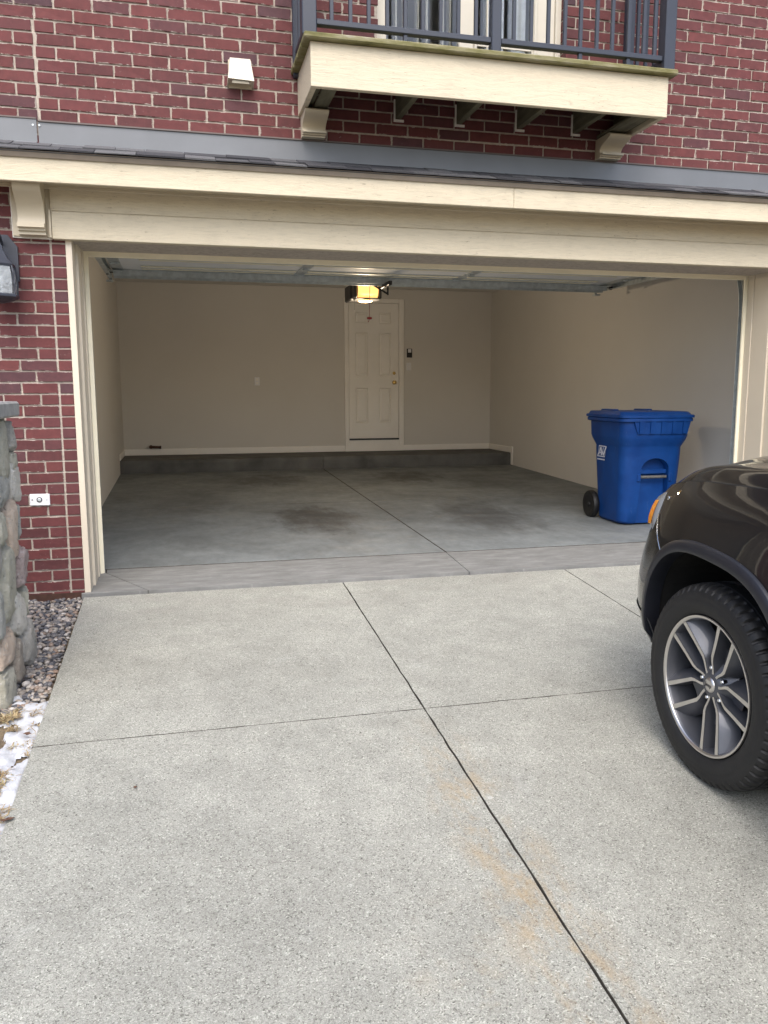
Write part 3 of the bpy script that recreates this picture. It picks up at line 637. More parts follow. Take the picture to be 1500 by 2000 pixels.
for (x, s_) in ((-.058, -1), (4.974, 1)):
    t = empty('door_track', (x, .125, 2.32)); tag(t, 'steel overhead track along the %s edge of the rolled-up garage door' % ('left' if s_ < 0 else 'right'), 'track', 'overhead door tracks')
    mb = MB(); path = [(0, -.04, -2.20), (0, -.04, -.42), (0, -.03, -.30), (0, 0, -.19), (0, .06, -.09), (0, .15, -.025), (0, .28, 0), (0, 2.42, .015)]
    for dz in (-.028, .028):
        q = [Vector(p) for p in path]; o = len(mb.v)
        for i, p in enumerate(q):
            tn = (q[min(i+1, len(q)-1)]-q[max(i-1, 0)]).normalized(); nn = Vector((0, -tn.z, tn.y))
            mb.v += [tuple(p+nn*dz+Vector((-s_*.03, 0, 0))), tuple(p+nn*dz+Vector((s_*.012, 0, 0))), tuple(p+nn*dz*.86+Vector((s_*.012, 0, 0))), tuple(p+nn*dz*.86+Vector((-s_*.03, 0, 0)))]
        for i in range(len(q)-1):
            for k2 in range(4): mb.f.append((o+i*4+k2, o+i*4+(k2+1) % 4, o+(i+1)*4+(k2+1) % 4, o+(i+1)*4+k2))
    q = [Vector(p) for p in path]; o = len(mb.v)
    for i, p in enumerate(q):
        tn = (q[min(i+1, len(q)-1)]-q[max(i-1, 0)]).normalized(); nn = Vector((0, -tn.z, tn.y))
        mb.v += [tuple(p+nn*.028+Vector((s_*.012, 0, 0))), tuple(p-nn*.028+Vector((s_*.012, 0, 0)))]
    for i in range(len(q)-1): mb.f.append((o+2*i, o+2*i+1, o+2*i+3, o+2*i+2))
    mb.build('rail', M['galv'], t, recalc=False)
    MB().box(-.004 if s_ < 0 else -.02, .02 if s_ < 0 else .004, 2.40, 2.425, -.04, .50).box(-.03, .03, 2.37, 2.44, -.045, -.031).build('hanger', M['galv'], t)
    MB().tube([(-s_*.055, 2.09, 0), (s_*.008, 2.09, 0)], .005, 8).tube([(-s_*.016, 2.09, 0), (s_*.006, 2.09, 0)], .022, 14).build('roller', M['blackplastic'], t)

# ------------------------------------------------------------------ opener with its lit lamp
op = empty('garage_door_opener', (2.50, 2.95, 2.42)); tag(op, 'ceiling garage door opener with glowing amber lamp lens above white door', 'opener')
k = NT('lit amber lamp lens'); k.col((.8, .6, .35)); k.set(Roughness=.4)
co = k.coord('Object'); p = k.sep(co)
k.set(Emission_Color=(1, .52, .14, 1), Emission_Strength=.8); M['lens'] = k.m
MB().bbox(-.15, .17, .09, .40, -.20, -.03, .015).build('housing', M['darksteel'], op)
le = MB(); rows = []
for i in range(9):
    t = i/8; rows.append([(-.10+.22*j/12, -.03-.05*math.sin(math.pi*t)**.6-.012*math.sin(math.pi*j/12), -.04-.145*t) for j in range(13)])
le.grid(rows); le.add([(-.1, -.03, -.04), (.12, -.03, -.04), (.12, .088, -.04), (-.1, .088, -.04), (-.1, -.03, -.185), (.12, -.03, -.185), (.12, .088, -.185), (-.1, .088, -.185)], [(0, 1, 2, 3), (0, 3, 7, 4), (1, 5, 6, 2)])
le.build('lamp_lens', M['lens'], op, smooth=40)
MB().bbox(-.135, -.102, -.075, .088, -.195, -.03, .014).build('lamp_end_cap', M['darksteel'], op); MB().bbox(.122, .165, -.05, .088, -.195, -.03, .014).build('lamp_end_cap', M['darksteel'], op)
MB().bbox(-.12, .15, -.06, .088, -.203, -.186, .006).build('lamp_tray', M['darksteel'], op)
MB().lathe([(.001, -.004), (.05, -.003), (.075, .004), (.08, .014)], 24, (.0, .02, -.222), 'z').build('bulb_glow_lens', M['lens'], op, smooth=60)
MB().bbox(-.016, .016, -2.93, .1, -.02, .01, .003).build('rail', M['galv'], op)
MB().box(-.10, -.08, .2, .225, -.03, .36).box(.08, .1, .2, .225, -.03, .36).build('hanger', M['galv'], op)
MB().tube([(0, -.30, -.03), (.06, -.72, -.12), (.055, -.74, -.235)], .009, 6).build('pull_arm', M['darksteel'], op)
MB().tube([(-.11, -.62, -.10), (.05, -.73, -.22)], .010, 6).build('pull_arm', M['darksteel'], op)
MB().bbox(.01, .045, -.95, -.62, -.165, -.125, .004).build('trolley_bracket', M['darksteel'], op)
MB().tube([(-.10, -.64, -.03), (-.108, -.64, -.44)], .0025, 5).build('release_cord', M['red'], op)
MB().bbox(-.132, -.083, -.652, -.628, -.462, -.440, .006).tube([(-.108, -.64, -.46), (-.12, -.64, -.49)], .003, 5).build('release_handle', M['red'], op)
MB().tube([(-.115, .02, -.2), (-.118, .02, -.31)], .0018, 5).build('antenna_wire', M['blackplastic'], op)
pl = bpy.data.lights.new('opener_bulb', 'POINT'); pl.energy = 22; pl.color = (1, .79, .54); pl.shadow_soft_size = .05
pb = bpy.data.objects.new('opener_bulb', pl); col.objects.link(pb); pb.parent = op; pb.location = (.0, .02, -.34)

# ------------------------------------------------------------------ six-panel door in the back wall
dr = empty('panel_door', (3.42, 6.51, .347)); D0 = Vector(dr.location); tag(dr, 'white six-panel door with brass knob in the back wall of the garage', 'door')
def db(mb, name, mat, parent=None, **kw):
    mb.v = [(x-D0.x, y-D0.y, z-D0.z) for x, y, z in mb.v]; return mb.build(name, mat, parent or dr, **kw)
DX0, DX1, DZ0, DZ1 = 3.034, 3.806, .545, 2.569; yf = 6.486
pan = [(3.135, 3.325, 2.272, 2.435), (3.50, 3.688, 2.272, 2.435), (3.135, 3.325, 1.488, 2.135), (3.50, 3.688, 1.488, 2.135), (3.135, 3.325, .782, 1.310), (3.50, 3.688, .782, 1.310)]
leafm = MB(); leafm.box(DX0, DX1, yf+.016, 6.512, DZ0, DZ1)
xs = [DX0, 3.135, 3.325, 3.50, 3.688, DX1]
for i in (0, 2, 4): leafm.box(xs[i], xs[i+1], yf, yf+.0165, DZ0, DZ1)
zs = [DZ0, .782, 1.310, 1.488, 2.135, 2.272, 2.435, DZ1]
for i in (0, 2, 4, 6):
    for (x0, x1) in ((3.1352, 3.3248), (3.5002, 3.6878)): leafm.box(x0, x1, yf+.0003, yf+.0163, zs[i], zs[i+1])
leaf = db(leafm, 'door_leaf', M['white'])
for (x0, x1, z0, z1) in pan:
    e = .012; f2 = .040
    mb = MB(); o = [(x0+.001, z0+.001), (x1-.001, z0+.001), (x1-.001, z1-.001), (x0+.001, z1-.001)]; i1 = [(x0+e, z0+e), (x1-e, z0+e), (x1-e, z1-e), (x0+e, z1-e)]; i2 = [(x0+f2, z0+f2), (x1-f2, z0+f2), (x1-f2, z1-f2), (x0+f2, z1-f2)]
    mb.add([(x, yf+.001, z) for x, z in o]+[(x, yf+.015, z) for x, z in i1]+[(x, yf+.003, z) for x, z in i2], [(a, (a+1) % 4, 4+(a+1) % 4, 4+a) for a in range(4)]+[(4+a, 4+(a+1) % 4, 8+(a+1) % 4, 8+a) for a in range(4)]+[(8, 9, 10, 11)])
    db(mb, 'panel', M['white'], leaf)
db(MB().bbox(2.963, 3.030, 6.474, 6.511, .437, 2.640, .006), 'casing', M['white']); db(MB().bbox(3.812, 3.892, 6.474, 6.511, .434, 2.640, .006), 'casing', M['white']); db(MB().bbox(3.031, 3.811, 6.474, 6.511, 2.574, 2.640, .006), 'casing', M['white'])
db(MB().bbox(2.963, 3.892, 6.478, 6.511, .3475, .520, .003), 'kick_board', M['white']); db(MB().bbox(3.031, 3.811, 6.46, 6.511, .5205, .542, .003), 'threshold', M['darksteel'])
for z, rad in ((1.393, .030), (1.532, .024)):
    db(MB().lathe([(.001, -.062), (rad*.8, -.058), (rad, -.045), (rad*.9, -.03), (.012, -.024), (.012, -.006), (rad*1.05, -.005), (rad*1.05, 0)] if z < 1.5 else [(.001, -.022), (rad*.8, -.020), (rad, -.006), (rad*1.05, 0)], 20, (3.737, yf, z), 'y'), 'knob' if z < 1.5 else 'deadbolt', M['brass'], smooth=50)

def wallplate(name, label, cat, x, z, w_, h_, mat, kids=(), y=6.51, depth=.008):
    t = empty(name, (x, y, z)); tag(t, label, cat)
    MB().bbox(-w_/2, w_/2, -depth, 0, -h_/2, h_/2, .003).build('plate', mat, t)
    for (nm, a, b_, c, d_, y0, mt) in kids: MB().bbox(a, b_, y0, -depth+.0005, c, d_, .0015).build(nm, mt, t)
    return t
wallplate('wall_outlet', 'white electrical outlet in the middle of the bare back wall', 'outlet', 1.651, 1.406, .075, .118, M['plate'], [('socket', -.018, .018, .010, .042, -.011, M['white']), ('socket', -.018, .018, -.042, -.010, -.011, M['white'])])
wallplate('opener_button', 'black and white opener control button right of the white door', 'control', 3.985, 1.838, .085, .135, M['blackplastic'], [('push_button', -.024, .026, .008, .060, -.016, M['plate'])], depth=.012)
wallplate('light_switch', 'white light switch below the black opener button', 'switch', 3.975, 1.634, .075, .118, M['plate'], [('toggle', -.005, .005, -.012, .012, -.018, M['white'])])
pp = empty('pipe_stub', (.155, 6.50, .470)); tag(pp, 'short rusty pipe stub sticking out above the back baseboard', 'pipe')
MB().tube([(-.05, 0, 0), (-.05, -.05, 0)], .026, 14).tube([(-.05, -.035, 0), (.07, -.040, -.006)], [.020, .016], 10).build('pipe', M['iron'], pp, smooth=40); MB().tube([(.07, -.04, -.006), (.095, -.04, -.008)], .022, 8).build('fitting', M['iron'], pp)

# ------------------------------------------------------------------ cover plate on the brick pier
cp = empty('cover_plate', (-.317, YB, .591), (0, R(.8), 0)); tag(cp, 'small white cover plate with round key switch on the brick pier', 'plate')
MB().bbox(-.058, .058, -.010, .001, -.036, .036, .003).build('plate', M['plate'], cp)
MB().lathe([(.001, -.016), (.008, -.016), (.011, -.014), (.012, -.009)], 16, (-.002, 0, 0), 'y').build('key_switch', M['galv'], cp); MB().lathe([(.012, -.0115), (.0165, -.0115), (.0165, -.009)], 16, (-.002, 0, 0), 'y').build('switch_ring', M['blackplastic'], cp)
for x in (-.043, .041): MB().lathe([(.001, -.012), (.0045, -.0115), (.0045, -.009)], 8, (x, 0, 0), 'y').build('screw', M['blackplastic'] if x < 0 else M['galv'], cp)

# ------------------------------------------------------------------ wall lantern
ln = empty('wall_lantern', (-.434, YB, 1.968)); tag(ln, 'black coach wall lantern with seeded glass panes on the brick pier', 'lantern')
MB().prism([(-.085, -.075), (.085, -.075), (.085, .120), (.035, .185), (-.035, .185), (-.085, .120)], -.022, .001, 'y').build('backplate', M['black_metal'], ln)
Lc = (0, -.135)
def ring(n, r, z, off=math.pi/6): return [(Lc[0]+r*math.cos(off+2*math.pi*i/n), Lc[1]+r*math.sin(off+2*math.pi*i/n), z) for i in range(n)]
def hexloft(secs, n=6):
    mb = MB(); mb.grid([ring(n, r, z)+[ring(n, r, z)[0]] for r, z in secs]); mb.add(ring(n, secs[0][0], secs[0][1]), [tuple(range(n))]); mb.add(ring(n, secs[-1][0], secs[-1][1]), [tuple(range(n))]); return mb
hexloft([(.088, -.012), (.092, .0), (.078, .012), (.060, .03), (.045, .06), (.032, .08), (.03, .10), (.018, .115), (.012, .16), (.02, .175), (.004, .20)]).build('roof', M['black_metal'], ln, smooth=30)
hexloft([(.02, -.215), (.07, -.200), (.105, -.182), (.105, -.172), (.095, -.166)]).build('base', M['black_metal'], ln)
k = NT('seeded lantern glass'); co = k.coord('Object'); k.col((.62, .66, .68)); k.set(Roughness=.12, Transmission_Weight=.55, IOR=1.45); k.bump(k.noise(co, 40, 3), .8, .01); M['seeded'] = k.m
for i in range(6):
    a0, a1 = math.pi/6+2*math.pi*i/6+.10, math.pi/6+2*math.pi*(i+1)/6-.10
    mb = MB(); mb.grid([[(Lc[0]+(r)*math.cos(a), Lc[1]+(r)*math.sin(a), z) for a in (a0, a1)] for r, z in ((.086, -.165), (.090, -.11), (.086, -.05), (.080, -.013))]); mb.build('glass_pane', M['seeded'], ln)
    a = math.pi/6+2*math.pi*i/6
    MB().tube([(Lc[0]+r*math.cos(a), Lc[1]+r*math.sin(a), z) for r, z in ((.094, -.168), (.098, -.11), (.094, -.05), (.086, -.010))], .006, 6).build('cage_bar', M['black_metal'], ln)
MB().tube([(0, -.02, .13), (0, -.07, .165), (0, -.12, .17), (0, -.135, .15)], .011, 10).build('arm', M['black_metal'], ln, smooth=40)
MB().tube([(0, -.135, -.16), (0, -.135, -.06)], .012, 10).build('candle', M['plate'], ln)

# ------------------------------------------------------------------ fieldstone pier
pr_ = empty('fieldstone_pier', (-.62, -1.665, DZ(-1.665))); P0 = Vector(pr_.location); tag(pr_, 'fieldstone pier with grey concrete cap beside the driveway', 'pier')
def sb(mb, name, mat, **kw):
    mb.v = [(x-P0.x, y-P0.y, z-P0.z) for x, y, z in mb.v]; return mb.build(name, mat, pr_, **kw)
sb(MB().bbox(-.95, -.300, -1.98, -1.36, -.30, 1.13, .03), 'core', M['stone_mortar'])
sb(MB().bbox(-1.02, -.235, -2.05, -1.325, 1.125, 1.200, .010), 'cap', M['cap'])
def stone(c, sx, sy, sz, mat, seed):
    bm = bmesh.new(); bmesh.ops.create_icosphere(bm, subdivisions=4, radius=1)
    for v in bm.verts:
        n = v.co.normalized(); e = .55
        q = Vector((math.copysign(abs(n.x)**e, n.x), math.copysign(abs(n.y)**e, n.y), math.copysign(abs(n.z)**e, n.z)))
        q *= (.86+.16*noise.noise(n*1.3+Vector((seed*3.1, 0, 0)))+.10*noise.noise(n*3.2+Vector((seed, 5, 0)))-.07*abs(noise.noise(n*5.5+Vector((seed, 2, 0))))-.06*abs(noise.noise(n*11+Vector((seed, 9, 0))))+.06)
        v.co = Vector((c[0]+q.x*sx, c[1]+q.y*sy, c[2]+q.z*sz))
    mb = MB(); bm.verts.index_update(); mb.add([v.co for v in bm.verts], [[q.index for q in f.verts] for f in bm.faces]); bm.free()
    sb(mb, 'stone', mat, smooth=60, recalc=False)
XS = -.335
for i, (y, z, sy, sz, key, bul) in enumerate((
        (-1.56, .975, .12, .165, 'green', 0), (-1.375, 1.03, .060, .085, 'grey', .0), (-1.375, .80, .11, .115, 'white', .005), (-1.66, .80, .13, .095, 'blue', .0), (-1.375, .91, .07, .05, 'green', 0), (-1.86, .9, .11, .17, 'white', 0),
        (-1.52, .58, .115, .155, 'pink', .01), (-1.375, .60, .045, .10, 'blue', .0), (-1.385, .385, .105, .115, 'purple', .02), (-1.66, .36, .15, .185, 'green', .01), (-1.87, .55, .10, .17, 'grey', 0), (-1.74, .62, .10, .09, 'green', 0),
        (-1.54, .17, .12, .115, 'white', .018), (-1.36, .19, .05, .09, 'green', .01), (-1.41, -.02, .12, .125, 'grey', .035), (-1.66, -.03, .10, .12, 'brown', .02), (-1.80, .08, .11, .10, 'pink', .01), (-1.88, .25, .09, .12, 'blue', 0), (-1.84, -.10, .12, .10, 'green', .01))):
    stone((XS+bul, y, z), .085, sy*1.06, sz*1.06, STONE[key], i+1)
rng = random.Random(8); keys = list(STONE)
for face in ('back', 'front', 'left'):
    z = -.05
    while z < .92:
        hz = rng.uniform(.085, .12) if z < .75 else (1.10-z)/2; x = -1.0+rng.uniform(0, .05) if face != 'left' else -2.0+rng.uniform(0, .05); xe_ = -.33 if face != 'left' else -1.36
        while x < xe_-.10:
            s2 = min(rng.uniform(.075, .125), (xe_-x)/2)
            if xe_-x-2*s2 < .10: s2 = (xe_-x)/2
            c = (x+s2, -1.345, z+hz) if face == 'back' else (x+s2, -2.0, z+hz) if face == 'front' else (-.95, x+s2, z+hz)
            if face == 'left': stone(c, .08, s2*1.1, hz*1.12, STONE[rng.choice(keys)], rng.random()*90)
            else: stone(c, s2*1.1, .08, hz*1.12, STONE[rng.choice(keys)], rng.random()*90)
            x += 2*s2
        z += 2*hz

# ------------------------------------------------------------------ pebbles, snow, straw
rng = random.Random(3)
def pebbles():
    base = bmesh.new(); bmesh.ops.create_icosphere(base, subdivisions=2, radius=1); base.verts.index_update()
    bv = [v.co.copy() for v in base.verts]; bf = [[q.index for q in f.verts] for f in base.faces]; base.free(); mb = MB()
    def one(x, y, z, r):
        a = Matrix.Rotation(rng.uniform(0, 6.28), 3, 'Z') @ Matrix.Rotation(rng.uniform(-.5, .5), 3, 'X'); sx, sy, sz = r*rng.uniform(.9, 1.4), r*rng.uniform(.8, 1.1), r*rng.uniform(.5, .8); sd = rng.random()*50
        mb.add([Vector((x, y, z))+a @ Vector((v.x*sx, v.y*sy, v.z*sz))*(1+.25*noise.noise(v*1.2+Vector((sd, 0, 0)))) for v in bv], bf)
    for layer in range(2):
        y = -.415
        while y > -1.90:
            x = -.72
            while x < -.098:
                xx, yy = x+rng.uniform(-.010, .010), y+rng.uniform(-.010, .010)
                lim = -1.80+.07*noise.noise(Vector((xx*6, 0, 2)))
                if not (xx < -.30 and yy < -1.36) and xx < -.108 and yy > lim and not (layer and rng.random() < .35):
                    one(xx, yy, DZ(yy)-.030+layer*.013+rng.uniform(0, .006), rng.uniform(.010, .0165))
                x += .021
            y -= .021
    for i in range(150): yy = rng.uniform(-2.0, -1.8); xx = rng.uniform(-.33, -.11); one(xx, yy, DZ(yy)-.016, rng.uniform(.008, .014))
    return mb.build('gravel_bed', M['pebble'], smooth=70, recalc=False)
tag(pebbles(), 'grey river pebbles filling the bed between brick pier and driveway', 'gravel', kind='stuff')
def snow():
    mb = MB(); nx, ny = 130, 330; x0, x1, y0, y1 = -1.2, -.086, -5.5, -1.22; idx = {}; g = {}
    def h(x, y):
        n = noise.fractal(Vector((x*8.5, y*8.5, 1.7)), .8, 2.1, 5)
        edge = smoothstep(-.30, -.12, x)*.55
        band = smoothstep(-1.78, -1.98, y)
        hh = n*.95+edge*band*.80-.20 if y < -1.8 else n*.5-.30+.25*smoothstep(-.20, -.33, x)*smoothstep(-1.30, -1.55, y)
        if y < -2.9: hh -= .55*smoothstep(-2.9, -3.15, y)*smoothstep(-.30, -.12, x)
        return min(.020, hh*.045) * smoothstep(-.088, -.097, x)
    for i in range(nx+1):
        for j in range(ny+1):
            x = x0+(x1-x0)*i/nx; y = y0+(y1-y0)*j/ny; g[i, j] = (x, y, h(x, y))
    for i in range(nx):
        for j in range(ny):
            q = [(i, j), (i+1, j), (i+1, j+1), (i, j+1)]
            if max(g[p][2] for p in q) > .0005:
                f = []
                for p in q:
                    if p not in idx:
                        x, y, hh = g[p]; idx[p] = len(mb.v); mb.v.append((x, y, DZ(y)-.026+(.006 if y > -1.8 else 0)+hh+.003*noise.noise(Vector((x*40, y*40, 0)))))
                    f.append(idx[p])
                mb.f.append(tuple(f))
    return mb.build('snow_patches', M['snow'], smooth=80)
tag(snow(), 'thin melting snow patches along the left driveway edge', 'snow', kind='stuff')
def straw():
    mb = MB()
    for i in range(22000):
        y = rng.uniform(-4.6, -1.85) if i % 4 == 0 else rng.uniform(-3.2, -1.85); x = rng.uniform(-1.0, -.10) if i % 4 == 0 else rng.uniform(-.42, -.10)
        if noise.fractal(Vector((x*7, y*7, 9.3)), 1, 2, 3) < .04 or y > -1.92+.08*noise.noise(Vector((x*9, 1, 1))): continue
        if x > -.15 and rng.random() < .55: continue
        a = rng.uniform(0, 6.28); L = rng.uniform(.015, .05); wv = .0017; up = rng.uniform(.0, .35)*L; z = DZ(y)-.020+rng.uniform(0, .016)
        dx, dy = math.cos(a), math.sin(a); sx, sy = -dy*wv, dx*wv
        mb.add([(x-sx, y-sy, z), (x+sx, y+sy, z), (x+dx*L*.5+sx, y+dy*L*.5+sy, z+up), (x+dx*L*.5-sx, y+dy*L*.5-sy, z+up), (x+dx*L, y+dy*L, z+up*.7)], [(0, 1, 2, 3), (3, 2, 4)])
    return mb.build('dry_grass', M['straw'], recalc=False)
tag(straw(), 'matted dry straw-coloured grass showing through the snow', 'grass', kind='stuff')
def leaf(x, y, s, rz, label):
    mb = MB(); n = 10; pts = []
    for i in range(n): a = 2*math.pi*i/n; r = s*(1 if i % 2 == 0 else .62)*(1.25 if abs(a-math.pi) < 1 else 1); pts.append((r*math.cos(a), r*.7*math.sin(a), .3*s*abs(math.sin(a))+.1*s*math.cos(2*a)))
    mb.add(pts+[(0, 0, .0)]+[(p[0], p[1], p[2]+.0012) for p in pts]+[(0, 0, .0012)], [(i, (i+1) % n, n) for i in range(n)]+[(n+1+(i+1) % n, n+1+i, 2*n+1) for i in range(n)]+[(i, n+1+i, n+1+(i+1) % n, (i+1) % n) for i in range(n)])
    o = mb.build('dead_leaf', M['leaf'], recalc=True); o.location = (x, y, DZ(y)+.006); o.rotation_euler = (rng.uniform(-.2, .2), .1, rz); tag(o, label, 'leaf', 'dead leaves')
leaf(-.083, -2.88, .024, .6, 'curled brown dead leaf at the driveway edge, nearest the camera')
leaf(-.125, -2.25, .022, 2.1, 'dark red-brown dead leaf lying on the snow')
leaf(.33, -2.76, .010, 1.2, 'tiny dark leaf fragment lying alone on the concrete')

# ------------------------------------------------------------------ blue wheeled bin
k = NT('scuffed blue polyethylene'); co = k.coord('Object'); f = k.noise(co, 5, 5, .6)
c = k.ramp(f, [(.3, (0.0026, 0.0338, 0.1625)), (.6, (0.0039, 0.0494, 0.2145)), (.8, (0.0065, 0.065, 0.26))])
sc_ = k.math('MULTIPLY', k.fr(k.noise(k.coord('Object', (9, 9, 2.2)), 5, 6, .75), .60, .72), k.fr(k.noise(co, 2.4, 3), .42, .62))
c = k.mix(k.math('MULTIPLY', sc_, .5), c, (.13, .20, .34)); k.col(c); k.set(Roughness=k.fr(f, .3, .7, .38, .55), Specular_IOR_Level=.3); k.bump(k.noise(co, 220, 3), .10, .002); M['bin'] = k.m
M['worn'] = plain('worn bare bar', (.15, .15, .145), .5, .35, 60, metallic=.4); M['tyreblack'] = plain('black bin wheel', (.005, .005, .0055), .55, .2, 30); M['logo'] = plain('white printed ink', (.62, .64, .72), .6, .05)
bn = empty('wheeled_bin', (4.615, .985, FZ(.985)), (0, 0, R(-2))); tag(bn, 'blue wheeled refuse cart with lid standing by the right garage wall', 'bin')
def rrect(w_, d_, r, z, yo=0, n=7):
    pts = []
    for (cx, cy, a0) in ((w_/2-r, d_/2-r, 0), (-w_/2+r, d_/2-r, 90), (-w_/2+r, -d_/2+r, 180), (w_/2-r, -d_/2+r, 270)):
        for i in range(n+1): a = R(a0+90*i/n); pts.append((cx+r*math.cos(a), yo+cy+r*math.sin(a), z))
    return pts
def loft(secs, cap0=True, cap1=True):
    mb = MB(); n = len(secs[0]); mb.grid([s_+[s_[0]] for s_ in secs])
    bm = None
    mb2 = MB(); mb2.v = [p for s_ in secs for p in s_]
    for i in range(len(secs)-1):
        for j in range(n): mb2.f.append((i*n+j, i*n+(j+1) % n, (i+1)*n+(j+1) % n, (i+1)*n+j))
    if cap0: mb2.f.append(tuple(range(n))[::-1])
    if cap1: mb2.f.append(tuple((len(secs)-1)*n+j for j in range(n)))
    return mb2
S = [rrect(.50, .46, .09, .012, .01), rrect(.53, .49, .10, .03, .01), rrect(.555, .53, .10, .20, .005), rrect(.575, .565, .10, .40, 0), rrect(.592, .592, .10, .60, 0), rrect(.598, .600, .10, .700, 0), rrect(.612, .615, .10, .718, 0), rrect(.652, .665, .10, .770, 0), rrect(.660, .680, .09, .80, 0), rrect(.668, .69, .09, .93, 0), rrect(.66, .68, .09, .932, 0)]
body = loft(S).build('body', M['bin'], bn, smooth=32)
# pocket for the grab bar, cut into the front
cut = MB(); arch = [(-.135, -.1), (.135, -.1), (.135, .50)]+[(.135*math.cos(a)*1.0, .50+.105*math.sin(a)) for a in [math.pi*i/10 for i in range(1, 10)]]+[(-.135, .50)]
cut.prism([(x+.02, z) for x, z in arch], -.40, -.205, 'y')
co_ = cut.build('cutter', None); co_.parent = bn
bpy.context.view_layer.update()
md = body.modifiers.new('b', 'BOOLEAN'); md.operation = 'DIFFERENCE'; md.object = co_; md.solver = 'EXACT'
dg = bpy.context.evaluated_depsgraph_get(); nm = bpy.data.meshes.new_from_object(body.evaluated_get(dg)); body.modifiers.clear(); body.data = nm
nm.polygons.foreach_set('use_smooth', [True]*len(nm.polygons)); nm.set_sharp_from_angle(angle=R(32)); bpy.data.objects.remove(co_)
MB().tube([(-.105, -.262, .435), (.145, -.262, .435)], .014, 12).build('grab_bar', M['worn'], bn, smooth=40)
MB().bbox(-.112, .152, -.255, -.21, .46, .50, .006).build('bar_ledge', M['bin'], bn)
MB().bbox(-.150, -.116, -.298, -.24, .395, .470, .008).build('bar_bracket', M['bin'], bn); MB().bbox(.156, .190, -.298, -.24, .395, .470, .008).build('bar_bracket', M['bin'], bn)
loft([rrect(.690, .715, .085, .925), rrect(.716, .745, .09, .932), rrect(.716, .745, .09, .955), rrect(.700, .73, .09, .962)]).build('rim', M['bin'], bn, smooth=32)
sk = MB(); xs2 = [-.20, -.165, .275, .30]
sk.add([(-.24, -.362, .935), (.305, -.362, .935), (.280, -.352, .820), (-.195, -.352, .820), (-.24, -.335, .935), (.305, -.335, .935), (.280, -.335, .822), (-.195, -.335, .822)], [(0, 1, 2, 3), (3, 2, 6, 7), (0, 3, 7, 4), (1, 5, 6, 2)])
sk.build('front_skirt', M['bin'], bn)
for x in (-.19, -.085, .02, .125, .225):
    MB().add([(x, -.374, .930), (x+.045, -.371, .930), (x+.040, -.362, .824), (x+.002, -.364, .824), (x, -.35, .93), (x+.045, -.35, .93), (x+.04, -.35, .824), (x+.002, -.35, .824)], [(0, 1, 2, 3), (0, 3, 7, 4), (1, 5, 6, 2), (2, 6, 7, 3)]).build('skirt_rib', M['bin'], bn)
lid = loft([rrect(.722, .752, .07, .963, 0), rrect(.724, .754, .07, .982, 0), rrect(.712, .742, .07, .988, .0), rrect(.690, .71, .07, .990, .005), rrect(.672, .67, .07, 1.012, .015), rrect(.655, .64, .07, 1.016, .02), rrect(.50, .42, .10, 1.018, .03)]).build('lid', M['bin'], bn, smooth=28)
MB().bbox(-.20, -.14, .1, .36, 1.0, 1.030, .010).bbox(.14, .2, .1, .36, 1.0, 1.030, .010).build('lid_ridge', M['bin'], lid)
MB().tube([(-.26, .385, .965), (.26, .385, .965)], .014, 10).build('handle', M['bin'], bn)
for s_ in (-1, 1):
    wh = MB().lathe([(.012, .020), (.06, .018), (.085, .026), (.100, .030), (.122, .028), (.130, .015), (.130, -.015), (.122, -.028), (.100, -.030), (.085, -.026), (.06, -.018), (.012, -.02)], 28, (s_*.30, .285, .131), 'x').build('wheel', M['tyreblack'], bn, smooth=40)
    MB().lathe([(.001, s_*.034), (.018, s_*.032), (.022, s_*.02)], 14, (s_*.30, .285, .131), 'x').build('hub', M['tyreblack'], wh)
MB().tube([(-.30, .285, .131), (.30, .285, .131)], .011, 10).build('axle', M['worn'], bn)
MB().bbox(-.25, .25, .20, .31, .08, .19, .02).build('axle_housing', M['bin'], bn)
# printed emblem on the left side: framed slanted letters and a short line of print below
lg = MB()
def bar(y0, z0, y1, z1, wv):     # stroke in the emblem's plane (u to the right, v up)
    a = Vector((y0, z0)); b2 = Vector((y1, z1)); t = (b2-a).normalized(); nn = Vector((-t.y, t.x))*wv/2
    lg.add([(0, -(p.x), p.y) for p in (a-nn, b2-nn, b2+nn, a+nn)], [(0, 1, 2, 3)])
Wl, Hl = .155, .100
for st in ((-.072, .050, .060, .050, .008), (-.072, .052, -.078, -.02, .008), (-.100, -.050, .070, -.050, .008), (.070, -.046, .070, .01, .008), (-.078, -.02, -.100, -.046, .010), (.070, .01, .098, .050, .010), (.055, .048, .100, .048, .010),
           (-.070, -.040, -.040, .040, .014), (-.040, .040, -.012, -.040, .014), (-.058, -.014, -.026, -.014, .008), (-.024, .040, .006, -.040, .014), (.006, -.040, .026, .040, .012), (.018, .010, .036, -.040, .013), (.036, -.040, .078, .040, .020)): bar(*st)
for (a, b2) in ((-.095, -.072), (-.066, -.04), (-.034, -.012), (-.006, .02), (.026, .045), (.05, .072)): bar(a, -.079, b2, -.079, .012)
lo = lg.build('printed_emblem', M['logo'], bn, recalc=False); lo.location = (-.3008, .100, .645); lo.rotation_euler = (0, R(1.8), 0)
lo.scale = (1, .86, .95)

